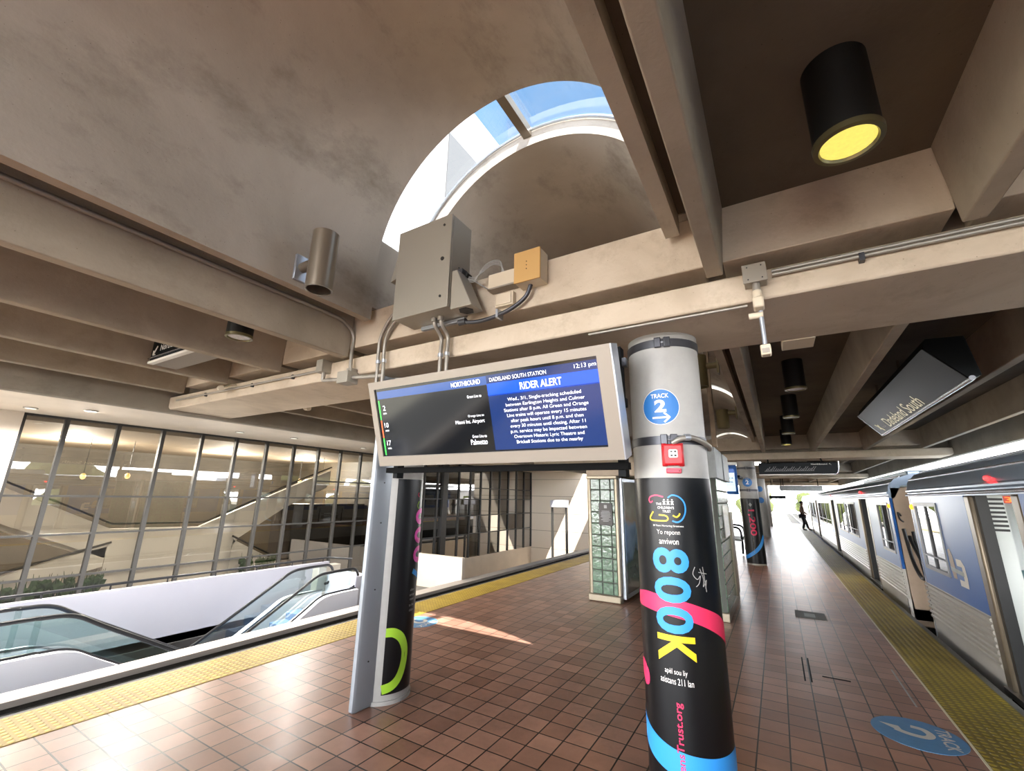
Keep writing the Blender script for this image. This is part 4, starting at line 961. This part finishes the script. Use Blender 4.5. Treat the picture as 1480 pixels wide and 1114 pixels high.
for (x0, x1, y, z0, z1, lb) in ((.2, 2.3, 30.5, 2.32, 2.62, 'pale grey hanging sign far down the platform'), (-.45, .55, 36.0, 1.9, 2.1, 'small dark hanging sign at the far end of the roof')):
    t = thing('platform_sign', lb, 'sign', ((x0+x1)/2, y, z1)); m_ = 'stone' if z0 > 2.2 else 'signbody'
    obj('body', B().box(x0, x1, y, y+.2, z0, z1), m_, t, bevel=.02)
    for x in (x0+.2, x1-.2): obj('hanger', B().cyl((x, y+.1, z1), (x, y+.1, 3.45), .02, 8), 'signbody', t)
t = thing('information_screen', 'upright blue framed information screen beside the 1,200 column', 'screen', (-1.03, 13.0, 1.9))
obj('case', B().box(-1.27, -.84, 13.0, 13.12, 1.86, 2.62), 'bluestripe', t, bevel=.015)
obj('top_cap', B().box(-1.3, -.82, 12.97, 13.14, 2.62, 2.70), 'ink', t, bevel=.01)
obj('screen', B().box(-1.225, -.9, 12.99, 13.0, 1.94, 2.42), 'screenlight', t, smooth=0); obj('screen_header', B().box(-1.225, -.9, 12.988, 13.0, 2.42, 2.52), 'screenhdr', t, smooth=0)
flat_text('FOR', .13, .05, (-.99, 12.988, 2.28), (1, 0, 0), (0, 0, 1), 'blackink', t, bold=.01); flat_text('USE.', .13, .05, (-1.0, 12.988, 2.18), (1, 0, 0), (0, 0, 1), 'blackink', t, bold=.01)
obj('text_rule', B().box(-1.1, -.93, 12.986, 12.99, 2.1, 2.11), 'greyink', t, smooth=0); obj('bracket', B().box(-.88, -.78, 13.1, 14.3, 2.3, 2.36), 'signbody', t, smooth=0)

# ------------------------------------------------------------------ glass block shelter
t = thing('glass_block_shelter', 'green glass block shelter with a slate notice behind the nearest column', 'shelter', (-1.85, 8.4, 0))
def blocks_x(xs, y, d, z0, n, h):
    b = B(); g = B()
    for i in range(n):
        for xa, xb in zip(xs, xs[1:]): b.box(xa+.008, xb-.008, y-d, y+d, z0+i*h+.008, z0+(i+1)*h-.008)
    g.box(xs[0], xs[-1], y-d+.012, y+d-.012, z0, z0+n*h); return b, g
def blocks_y(ys_, x, d, z0, n, h):
    b = B(); g = B()
    for i in range(n):
        for ya, yb in zip(ys_, ys_[1:]): b.box(x-d, x+d, ya+.008, yb-.008, z0+i*h+.008, z0+(i+1)*h-.008)
    g.box(x-d+.012, x+d-.012, ys_[0], ys_[-1], z0, z0+n*h); return b, g
H_ = .192
b, g = blocks_x([-2.90, -2.72, -2.53, -2.45], 7.68, .045, .12, 10, H_)
obj('glass_block_panel', b, 'glassblock', t, bevel=.006); obj('block_joints', g, 'grout', t, smooth=0)
b, g = blocks_y([7.75+.19*i for i in range(9)], -2.92, .045, .12, 10, H_)
obj('glass_block_panel', b, 'glassblock', t, bevel=.006); obj('block_joints', g, 'grout', t, smooth=0)
b, g = blocks_y([7.5+.19*i for i in range(10)], -.83, .045, .12, 10, H_)
obj('glass_block_panel', b, 'glassblock', t, bevel=.006); obj('block_joints', g, 'grout', t, smooth=0)
b, g = blocks_x([-2.9+.19*i for i in range(11)], 9.3, .045, .12, 10, H_)
obj('glass_block_panel', b, 'glassblock', t, bevel=.006); obj('block_joints', g, 'grout', t, smooth=0)
obj('base_kerb', B().box(-2.98, -2.40, 7.61, 7.75, 0, .12), 'frame', t, bevel=.02)
obj('base_kerb', B().box(-2.98, -2.86, 7.75, 9.36, 0, .12), 'frame', t, bevel=.01); obj('base_kerb', B().box(-.89, -.77, 7.47, 9.36, 0, .12), 'frame', t, bevel=.01); obj('base_kerb', B().box(-2.86, -.89, 9.24, 9.36, 0, .12), 'frame', t, bevel=.01)
obj('frame_post', B().box(-2.45, -2.40, 7.62, 7.74, .12, 2.04), 'frame', t, bevel=.008); obj('frame_post', B().cyl((-2.925, 7.69, .1), (-2.925, 7.69, 2.04), .05, 20), 'frame', t)
obj('frame_head', B().box(-2.97, -2.40, 7.61, 7.75, 2.04, 2.09), 'frame', t, bevel=.008)
obj('header', B().box(-2.97, -.90, 7.63, 9.36, 2.09, 2.33), 'beam', t, bevel=.01)
obj('stone_cap', B().box(-.90, -.76, 7.47, 8.45, 2.04, 2.52), 'stone', t, bevel=.008); obj('stone_cap', B().box(-.90, -.74, 8.47, 9.38, 2.04, 2.50), 'stone', t, bevel=.008)
obj('corner_frame', B().box(-.79, -.755, 8.9, 9.36, .12, 1.5), 'frame', t, bevel=.006)
obj('metal_plate', B().box(-.785, -.765, 7.95, 8.7, 1.12, 1.62), 'mirror', t, bevel=.006)
nb = obj('notice', B().box(-2.745, -2.50, 7.615, 7.632, 1.24, 1.62), 'slate', t, bevel=.003)
obj('notice_symbol', B().box(-2.645, -2.595, 7.611, 7.616, 1.53, 1.585), 'greyink', nb, smooth=0)
for i in range(8):
    w = (.07, .085, .09, .08, .09, .06, .085, .05)[i]
    obj('notice_line', B().box(-2.62-w, -2.62+w, 7.612, 7.616, 1.475-.024*i, 1.484-.024*i), 'greyink', nb, smooth=0)
m, nt, p = new_mat('poster_print_portrait'); M['poster'] = m
g_ = N(nt, 'ShaderNodeNewGeometry'); s_ = N(nt, 'ShaderNodeSeparateXYZ'); nt.links.new(g_.outputs['Position'], s_.inputs[0])
no = N(nt, 'ShaderNodeTexNoise'); no.inputs['Scale'].default_value = 2.4; nt.links.new(g_.outputs['Position'], no.inputs['Vector'])
ad = N(nt, 'ShaderNodeMath', operation='MULTIPLY_ADD'); ad.inputs[1].default_value = .9; nt.links.new(no.outputs['Fac'], ad.inputs[0]); nt.links.new(s_.outputs['Z'], ad.inputs[2])
mr = N(nt, 'ShaderNodeMapRange'); mr.inputs['From Min'].default_value = .4; mr.inputs['From Max'].default_value = 2.6; nt.links.new(ad.outputs[0], mr.inputs['Value'])
r_ = N(nt, 'ShaderNodeValToRGB'); e_ = r_.color_ramp.elements
e_[0].position = .1; e_[0].color = lin('#3a3436'); e_[1].position = .9; e_[1].color = lin('#a89f94')
for pos, c in ((.25, '#6a6168'), (.34, '#33302f'), (.42, '#6f86b4'), (.52, '#8fa6d0'), (.6, '#b8a193'), (.72, '#c0b4a6')):
    q = e_.new(pos); q.color = lin(c)
nt.links.new(mr.outputs['Result'], r_.inputs['Fac']); nt.links.new(r_.outputs['Color'], p.inputs['Base Color']); p.inputs['Roughness'].default_value = .2
obj('poster_case', B().box(-2.40, -2.34, 7.72, 9.22, .06, 2.06), 'aluside', t, bevel=.01)
obj('poster', B().box(-2.342, -2.332, 7.8, 9.16, .14, 2.0), 'poster', t, smooth=0)
t = thing('service_post', 'slim brown post rising from the shelter to the vault', 'post', (-.76, 7.6, 2.5))
obj('post', B().box(-.79, -.72, 7.52, 7.6, 2.52, 4.3), 'wood', t, bevel=.006)
# bench
t = thing('platform_bench', 'dark framed bench with a pale seat beyond the shelter', 'bench', (-1.55, 17.4, 0))
obj('seat', B().box(-2.0, -1.12, 16.6, 18.4, .42, .47), 'stone', t, bevel=.01); obj('backrest', B().box(-2.02, -1.96, 16.6, 18.4, .55, .95), 'stone', t, bevel=.01)
for y in (16.75, 18.25):
    obj('arm_frame', B().tube(smooth_path([(-1.15, y, .02), (-1.14, y, .5), (-1.2, y, .8), (-1.5, y, .86), (-1.95, y, .9), (-2.0, y, .5), (-2.0, y, .02)], 5), .035, 8), 'signbody', t)
# floor decals, covers
def decal(x, y, r, label, m1, m2):
    t = thing('floor_decal', label, 'decal', (x, y, 0)); z = .0015
    obj('disc', B().cyl((x, y, 0), (x, y, z+.001), r, 56), m1, t, smooth=0)
    flat_text('TRACK', .36, .085, (x+.17, y, z+.001), (0, -1, 0), (1, 0, 0), m2, t, bold=.02, lift=.001)
    pts = smooth_path([(x-.02, y+.12, z+.0025), (x+.05, y+.1, z+.0025), (x+.08, y+.02, z+.0025), (x+.04, y-.04, z+.0025), (x-.05, y-.035, z+.0025), (x-.13, y+.01, z+.0025)], 6)
    bm = bmesh.new(); L, Q = [], []
    for i, p_ in enumerate(pts):
        d = (pts[min(i+1, len(pts)-1)]-pts[max(i-1, 0)]).normalized(); n_ = Vector((-d.y, d.x, 0))*.026
        L.append(bm.verts.new(p_+n_)); Q.append(bm.verts.new(p_-n_))
    for i in range(len(pts)-1): bm.faces.new((L[i], L[i+1], Q[i+1], Q[i]))
    bm.faces.new([bm.verts.new((x+a, y+c, z+.0026)) for a, c in ((-.08, -.05), (-.22, .09), (-.1, .075))])
    obj('number_arrow', bm, m2, t, smooth=0)
decal(.72, 4.9, .28, 'round blue track sticker on the tiles beside the right yellow strip', 'decalblue', 'decalgrey')
decal(-4.45, 4.98, .27, 'pale round sticker on the tiles behind the left column', 'decalblue', 'decalgrey')
t = thing('floor_cover', 'small dark metal cover set in the right walkway tiles', 'cover', (.24, 8.7, 0))
obj('plate', B().box(.04, .44, 8.45, 8.95, 0, .004), 'granite', t, smooth=0); obj('inner_plate', B().box(.16, .3, 8.55, 8.8, .004, .006), 'stone', t, smooth=0)
t = thing('floor_slot', 'pair of dark slots cut in the right walkway tiles', 'slot', (.1, 6.0, 0))
for x in (.03, .085): obj('slot', B().box(x, x+.014, 5.62, 6.4, 0, .002), 'dark', t, smooth=0)
obj('slot', B().box(.19, .42, 5.84, 5.87, 0, .002), 'dark', t, smooth=0)
t = thing('floor_strip', 'thin pale metal strip between tiles near the right yellow edge', 'strip', (.8, 6, 0))
obj('strip', B().box(.83, .842, 5.5, 6.5, 0, .002), 'stone', t, smooth=0)

# ------------------------------------------------------------------ person boarding far down the platform
t = thing('person', 'person in a brown jacket and dark trousers stepping towards the far train door', 'person', (1.25, 33.5, 0))
def skin(name, joints, edges, m, parent, sub=2):
    me = bpy.data.meshes.new(name); me.from_pydata([j[0] for j in joints], edges, []); o = bpy.data.objects.new(name, me); COL.objects.link(o)
    o.modifiers.new('skin', 'SKIN'); me.skin_vertices
    for i, j in enumerate(joints):
        sv = me.skin_vertices[0].data[i]; r = j[1]; sv.radius = r if isinstance(r, tuple) else (r, r); sv.use_root = (i == 0)
    s = o.modifiers.new('sub', 'SUBSURF'); s.levels = s.render_levels = sub
    me.materials.append(M[m]); child(o, parent); return o
def person():
    x, y = 1.25, 33.5
    J = [((x, y, .92), (.15, .11)), ((x, y, 1.12), (.14, .1)), ((x+.02, y, 1.36), (.17, .11)), ((x+.03, y, 1.47), .06), ((x+.05, y, 1.56), (.075, .085)), ((x+.05, y, 1.66), (.07, .085)),
         ((x-.01, y-.1, .86), .095), ((x+.06, y-.12, .48), .07), ((x-.06, y-.14, .09), .05), ((x+.06, y-.15, .04), .04),
         ((x+.01, y+.1, .86), .095), ((x+.14, y+.1, .5), .07), ((x+.24, y+.1, .1), .05), ((x+.36, y+.1, .05), .04),
         ((x+.02, y-.2, 1.38), .06), ((x-.02, y-.25, 1.12), .048), ((x+.12, y-.24, .92), .038), ((x+.18, y-.23, .86), .035),
         ((x+.02, y+.2, 1.38), .06), ((x+.08, y+.24, 1.12), .048), ((x+.24, y+.22, .98), .038), ((x+.31, y+.2, .95), .035)]
    E_ = [(0, 1), (1, 2), (2, 3), (3, 4), (4, 5), (0, 6), (6, 7), (7, 8), (8, 9), (0, 10), (10, 11), (11, 12), (12, 13), (2, 14), (14, 15), (15, 16), (16, 17), (2, 18), (18, 19), (19, 20), (20, 21)]
    body = skin('body', J, E_, 'skin', t)
    # clothing: slightly fuller shells over the same skeleton
    def grow(idx, k): return [(J[i][0], tuple(q*k for q in (J[i][1] if isinstance(J[i][1], tuple) else (J[i][1],)*2))) for i in idx]
    def sub(idx): return [(idx.index(a), idx.index(b)) for a, b in E_ if a in idx and b in idx]
    i1 = [2, 1, 0, 14, 15, 16, 18, 19, 20]; skin('jacket', grow(i1, 1.2), sub(i1), 'jacket', t)
    i2 = [0, 6, 7, 8, 10, 11, 12]; skin('trousers', grow(i2, 1.22), sub(i2), 'trousers', t)
    for i in (9, 13):
        p_ = J[i][0]; obj('shoe', B().sphere((p_[0]-.02, p_[1], .045), .05, 12, (2.2, .95, .85)), 'trousers', t)
    obj('hair', B().sphere((x+.03, y, 1.68), .1, 16, (1, .95, .85)), 'hair', t)
    obj('nose', B().sphere((x+.135, y, 1.6), .016, 8), 'skin', t)
    for s in (-1, 1):
        obj('ear', B().sphere((x+.05, y+s*.085, 1.61), .022, 8, (1, .4, 1.3)), 'skin', t); obj('eye', B().sphere((x+.12, y+s*.032, 1.625), .011, 8), 'blackink', t)
        h = J[17][0] if s < 0 else J[21][0]
        for k in range(5): obj('finger', B().tube([(h[0], h[1]+(k-2)*.014, h[2]), (h[0]+.05, h[1]+(k-2)*.016, h[2]-.035), (h[0]+.06, h[1]+(k-2)*.015, h[2]-.07)], .008, 6), 'skin', t)
    obj('mouth', B().sphere((x+.125, y, 1.565), .018, 8, (.4, 1, .3)), 'hair', t)
person()

# ------------------------------------------------------------------ trains
XT, XF = 1.75, 4.75
def car(label, y0, s):
    t = thing('train_car', label, 'train', (3.25, y0+s*11.4, -1.1)); Lc = 22.9
    Y = lambda o: y0+s*o
    def bx(x0, x1, o0, o1, z0, z1): a, b_ = sorted((Y(o0), Y(o1))); return B().box(x0, x1, a, b_, z0, z1)
    doors = [(2.35, 3.65), (9.2, 10.5), (17.3, 18.6)]
    secs = [(0.0, 2.35, [(.28, 1.28)]), (3.65, 9.2, [(4.4, 6.2), (6.5, 8.4)]), (10.5, 17.3, [(11.2, 13.0), (13.3, 14.9), (15.2, 16.7)]), (18.6, Lc, [(19.3, 20.6), (21.4, 22.5)])]
    for a, b_, wins in secs:
        obj('skirt', bx(XT, XT+.06, a, b_, -.28, .12), 'steelside', t, smooth=0)
        # fluted stainless panel
        pts = []; n = 8
        for i in range(n):
            z = .12+i*.06; pts += [(XT, z), (XT-.016, z+.012), (XT-.016, z+.036), (XT, z+.048)]
        pts += [(XT, .6), (XT+.05, .6), (XT+.05, .12)]
        ya, yb = sorted((Y(a), Y(b_))); obj('fluted_panel', B().prism(pts, 'y', ya, yb), 'flute', t, smooth=0)
        cuts = [a]+[q for w in wins for q in w]+[b_]
        bb = bx(XT, XT+.05, a, b_, .6, .86); 
        for q in range(0, len(cuts), 2):
            ya, yb = sorted((Y(cuts[q]), Y(cuts[q+1]))); bb.box(XT, XT+.05, ya, yb, .86, 1.68)
        ya, yb = sorted((Y(a), Y(b_))); bb.box(XT, XT+.05, ya, yb, 1.68, 1.80); obj('side_panel', bb, 'bluestripe', t, smooth=0)
        for w in wins:
            ya, yb = sorted((Y(w[0]), Y(w[1])))
            f = B(); f.box(XT-.012, XT+.02, ya-.035, ya+.01, .82, 1.72); f.box(XT-.012, XT+.02, yb-.01, yb+.035, .82, 1.72); f.box(XT-.012, XT+.02, ya+.01, yb-.01, .82, .87); f.box(XT-.012, XT+.02, ya+.01, yb-.01, 1.67, 1.72)
            f.box(XT-.012, XT+.02, ya+.01, yb-.01, 1.0, 1.02)
            fr_ = obj('window_frame', f, 'winframe', t, bevel=.004); obj('window_pane', B().box(XT+.006, XT+.012, ya, yb, .86, 1.68), 'trainglass', fr_, smooth=0)
            for yy in ((ya+yb)/2,): obj('window_divider', B().box(XT-.008, XT+.02, yy-.03, yy+.03, .87, 1.67), 'rubber', fr_, smooth=0)
    for a, b_ in doors:
        for q in ((a, a+.16), (b_-.16, b_)):
            obj('door_jamb', bx(XT-.004, XT+.1, *q, -.06, 1.80), 'trainbrown', t, bevel=.02)
        for q in ((a+.16, a+.23), (b_-.23, b_-.16)): obj('door_seal', bx(XT+.03, XT+.12, *q, -.06, 1.80), 'rubber', t, smooth=0)
        obj('threshold', bx(XT-.03, XT+.15, a, b_, -.09, -.03), 'steel', t, smooth=0); obj('skirt', bx(XT+.01, XT+.06, a, b_, -.28, -.09), 'dark', t, smooth=0)
    # roof with rolled edges
    pr = [(XT, 1.8), (XT, 1.86), (XT-.02, 1.88), (XT-.02, 1.9), (XT, 1.92), (XT+.02, 2.02), (XT+.12, 2.14), (XT+.4, 2.24), (XT+1.5, 2.3), (XF-.4, 2.24), (XF-.12, 2.14), (XF, 1.98), (XF, 1.8)]
    inn = [(XF-.08, 1.8), (XF-.2, 2.02), (XT+1.5, 2.12), (XT+.2, 2.02), (XT+.08, 1.8)]
    ya, yb = sorted((Y(0), Y(Lc))); obj('roof', B().prism(pr+inn, 'y', ya, yb), 'trainroof', t, smooth=30)
    obj('drip_rail', B().cyl((XT-.015, Y(0), 1.83), (XT-.015, Y(Lc), 1.83), .018, 8), 'signtrim', t)
    for dx, z in ((.05, 2.06), (.2, 2.18)): obj('roof_rail', B().cyl((XT+dx, Y(0), z), (XT+dx, Y(Lc), z), .014, 8), 'signtrim', t)
    obj('roof_equipment', bx(XT+.9, XF-.9, 3, 9, 2.26, 2.46), 'trainroof', t, bevel=.03)
    # far side, floor, ends
    f = bx(XF-.05, XF, 0, Lc, -.28, .9)
    for q in range(9):
        a = q*2.7; ya2, yb2 = sorted((Y(a), Y(min(Lc, a+.75)))); f.box(XF-.05, XF, ya2, yb2, .9, 1.65)
    ya, yb = sorted((Y(0), Y(Lc))); f.box(XF-.05, XF, ya, yb, 1.65, 1.8); obj('far_side', f, 'traininside', t, smooth=0)
    obj('floor', bx(XT+.06, XF-.05, 0, Lc, -.2, -.03), 'trainfloor', t, smooth=0)
    for o_ in (0, Lc-.08):
        e_ = bx(XT+.02, XF-.02, o_, o_+.08, -.3, 2.0); obj('end_wall', e_, 'trainend', t, bevel=.02)
    for o_ in (.06, Lc-.06):
        obj('corner_post', B().cyl((XT+.045, Y(o_), -.3), (XT+.045, Y(o_), 1.9), .05, 16), 'signtrim', t)
    obj('underframe', bx(XT+.25, XF-.25, .4, Lc-.4, -1.1, -.28), 'dark', t, smooth=0)
    # inside: partitions beside the doors and seats
    for a, b_ in doors:
        for q, w in ((a-.02, -.04), (b_+.02, .04)):
            obj('partition', bx(XT+.12, XT+.31, q, q+w, -.03, 2.0), 'traininside', t, smooth=0)
    for a, b_, wins in secs:
        q = a+.35
        while q+.9 < b_:
            for x in (XT+.3, XF-1.15):
                sg = B(); ya2, yb2 = sorted((Y(q), Y(q+.42))); sg.box(x, x+.85, ya2, yb2, .34, .42); obj('seat', sg, 'seat', t, bevel=.03)
                ya2, yb2 = sorted((Y(q+.36), Y(q+.44))); obj('seat_back', B().box(x, x+.85, ya2, yb2, .42, .92), 'seat', t, bevel=.03)
            q += .95
    for o_ in (3.1, 10.0, 17.9, 21.5):
        for dz, dx in ((0, 0),):
            obj('red_marker_light', B().sphere((XT-.005, Y(o_), 1.955), .03, 10, (.6, 1.5, .7)), 'redlamp', t)
    obj('amber_marker_light', B().sphere((XT-.0, Y(.1), 1.66), .04, 12, (.7, 1, 1)), 'amberlamp', t)
    return t, bx
c1, bx1 = car('nearer train car with the two tone emblem and open door at the right edge', 9.05, -1)
c2, bx2 = car('farther train car beyond the coupling gap, its doors open along the platform', 10.45, 1)
# emblem on the near car
def side_poly(pts, m, name, lift=.003):
    bm = bmesh.new(); bm.faces.new([bm.verts.new((XT-lift, p[0], p[1])) for p in pts]); return obj(name, bm, m, c1, smooth=0)
side_poly([(7.66, 1.16), (7.58, 1.18), (7.52, 1.1), (7.5, .98), (7.5, .84), (7.62, .84), (7.66, .95)], 'trainend', 'emblem')
side_poly([(7.42, 1.08), (7.25, 1.08), (7.16, 1.02), (7.14, .9), (7.16, .78), (7.42, .78), (7.42, .85), (7.26, .85), (7.26, 1.0), (7.42, 1.0)], 'decalgrey', 'emblem')
side_poly([(7.66, .97), (7.22, .95), (7.22, .9), (7.66, .92)], 'stone', 'emblem', .005)
# cab-side bulkhead seen through the near open door: louvres and date display
bk = obj('bulkhead', B().box(1.9, 4.6, 8.6, 8.64, -.03, 2.05), 'traininside', c1, smooth=0)
for i in range(8): obj('louvre', B().box(1.885, 2.05, 6.705, 6.722, 1.44+.045*i, 1.463+.045*i), 'blackink', c1, smooth=0)
obj('date_display', B().box(2.6, 2.95, 8.58, 8.6, 1.735, 1.83), 'ledred', bk, smooth=0)
flat_text('3/01', .27, .07, (2.78, 8.579, 1.782), (1, 0, 0), (0, 0, 1), 'ledorange', bk, bold=.01)
for z in (.95,): obj('grab_rail', B().cyl((2.3, 6.6, z), (4.5, 6.6, z), .018, 8), 'signtrim', c1)
# coupling cables
t = thing('coupling_cables', 'dark jumper cables and chains hanging in the gap between the two cars', 'cable', (1.9, 9.75, .6))
for k, (dz, lo) in enumerate(((1.32, .55), (1.2, .75), (1.28, .35), (1.05, .6))):
    x = 1.86+.06*k
    obj('hanging_cable', B().tube(smooth_path([(x, 9.13, dz), (x, 9.3, lo+.25), (x, 9.7, lo), (x, 10.15, lo+.2), (x, 10.4, dz-.05)], 8), .028, 8), 'rubber', t)
obj('cable_bracket', B().box(1.84, 1.98, 9.3, 9.42, .85, 1.05), 'rubber', t, bevel=.01); obj('hook', B().tube(smooth_path([(1.85, 10.35, 1.5), (1.8, 10.25, 1.55), (1.8, 10.2, 1.45), (1.85, 10.25, 1.4)], 5), .015, 8), 'rubber', t)
t = thing('train_car', 'third train car glimpsed beyond the person', 'train', (3.25, 40, -1.1))
obj('body', B().prism([(XT, -.28), (XT, 1.9), (XT+.1, 2.14), (XT+.5, 2.26), (XF-.5, 2.26), (XF-.1, 2.14), (XF, 1.9), (XF, -.28)], 'y', 34.4, 44), 'steelside', t, smooth=30)
obj('window_pane', B().box(XT-.006, XT, 35.2, 36.2, .86, 1.68), 'trainglass', t, smooth=0)

# ------------------------------------------------------------------ light
w = bpy.data.worlds.new('sky'); SC.world = w; w.use_nodes = True; nt = w.node_tree; L = nt.links
bg = nt.nodes['Background']
tc = N(nt, 'ShaderNodeTexCoord'); sp = N(nt, 'ShaderNodeSeparateXYZ'); L.new(tc.outputs['Generated'], sp.inputs[0])
rp = N(nt, 'ShaderNodeValToRGB'); e = rp.color_ramp.elements
e[0].position = 0; e[0].color = (2.6, 2.6, 2.6, 1); e[1].position = .85; e[1].color = (.032, .068, .118, 1)
for pos, c in ((.1, (2.5, 2.5, 2.55, 1)), (.25, (1.3, 1.4, 1.5, 1)), (.42, (.06, .105, .16, 1))):
    q = e.new(pos); q.color = c
L.new(sp.outputs['Z'], rp.inputs['Fac'])
cn = N(nt, 'ShaderNodeTexNoise'); cn.inputs['Scale'].default_value = 3.2; cn.inputs['Detail'].default_value = 9; cn.inputs['Roughness'].default_value = .62
mp = N(nt, 'ShaderNodeMapping'); mp.inputs['Scale'].default_value = (1, 1, 2.2); L.new(tc.outputs['Generated'], mp.inputs['Vector']); L.new(mp.outputs['Vector'], cn.inputs['Vector'])
cr = N(nt, 'ShaderNodeValToRGB'); cr.color_ramp.elements[0].position = .48; cr.color_ramp.elements[1].position = .78
cr.color_ramp.elements[0].color = (0, 0, 0, 1); cr.color_ramp.elements[1].color = (.6, .6, .6, 1); L.new(cn.outputs['Fac'], cr.inputs['Fac'])
mx = N(nt, 'ShaderNodeMix', data_type='RGBA'); L.new(cr.outputs['Color'], mx.inputs['Factor']); L.new(rp.outputs['Color'], mx.inputs['A']); mx.inputs['B'].default_value = (.1, .11, .125, 1)
L.new(mx.outputs['Result'], bg.inputs['Color']); bg.inputs['Strength'].default_value = 1.0
sd = bpy.data.lights.new('sun', 'SUN'); sd.energy = 2.3; sd.angle = R(.6); sd.color = (1, .94, .84)
so = bpy.data.objects.new('sun', sd); COL.objects.link(so)
so.rotation_euler = Vector((-.5, .44, -1)).to_track_quat('-Z', 'Y').to_euler()
# lamps the place has, plus an added fill for the lobby
def spot(loc, e_, col, size=100):
    d = bpy.data.lights.new('lamp_light', 'SPOT'); d.energy = e_; d.color = col; d.spot_size = R(size); d.spot_blend = .6; d.shadow_soft_size = .08
    o = bpy.data.objects.new('lamp_light', d); COL.objects.link(o); o.location = loc
spot((.4, 1.87, 3.05), 14, (1, .82, .45)); spot((.36, 12.7, 3.05), 14, (1, .82, .45))
for y in (0, 4, 8, 11):  # added fill points standing in for daylight from above the lobby
    d = bpy.data.lights.new('lobby_fill', 'POINT'); d.energy = 130; d.color = (1, .96, .9); d.shadow_soft_size = .15
    o = bpy.data.objects.new('lobby_fill', d); COL.objects.link(o); o.location = (-16.5, y, 2.7)
for y in (4, 14, 22, 30):
    d = bpy.data.lights.new('train_light', 'POINT'); d.energy = 12; d.color = (1, .97, .9); d.shadow_soft_size = .15
    o = bpy.data.objects.new('train_light', d); COL.objects.link(o); o.location = (3.25, y, 1.95)

# ------------------------------------------------------------------ camera
f = 620.2; yaw, pitch, roll = R(31.11), R(14.5), R(1.09)
fwd = Vector((-math.sin(yaw)*math.cos(pitch), math.cos(yaw)*math.cos(pitch), math.sin(pitch)))
rt = Vector((math.cos(yaw), math.sin(yaw), 0)); upv = rt.cross(fwd)
r2 = math.cos(roll)*rt+math.sin(roll)*upv; u2 = -math.sin(roll)*rt+math.cos(roll)*upv
cd = bpy.data.cameras.new('camera'); cd.sensor_width = 36; cd.lens = f/1480*36; cd.clip_start = .02; cd.clip_end = 1000
co = bpy.data.objects.new('camera', cd); COL.objects.link(co)
mw = Matrix.Identity(4)
for i, v in enumerate((r2, u2, -fwd)):
    for j in range(3): mw[j][i] = v[j]
mw.translation = Vector((0, 0, 1.7)); co.matrix_world = mw
SC.camera = co
vs = SC.view_settings; vs.view_transform = 'Standard'; vs.look = 'None'; vs.exposure = 3.25; vs.gamma = 1; vs.use_curve_mapping = False
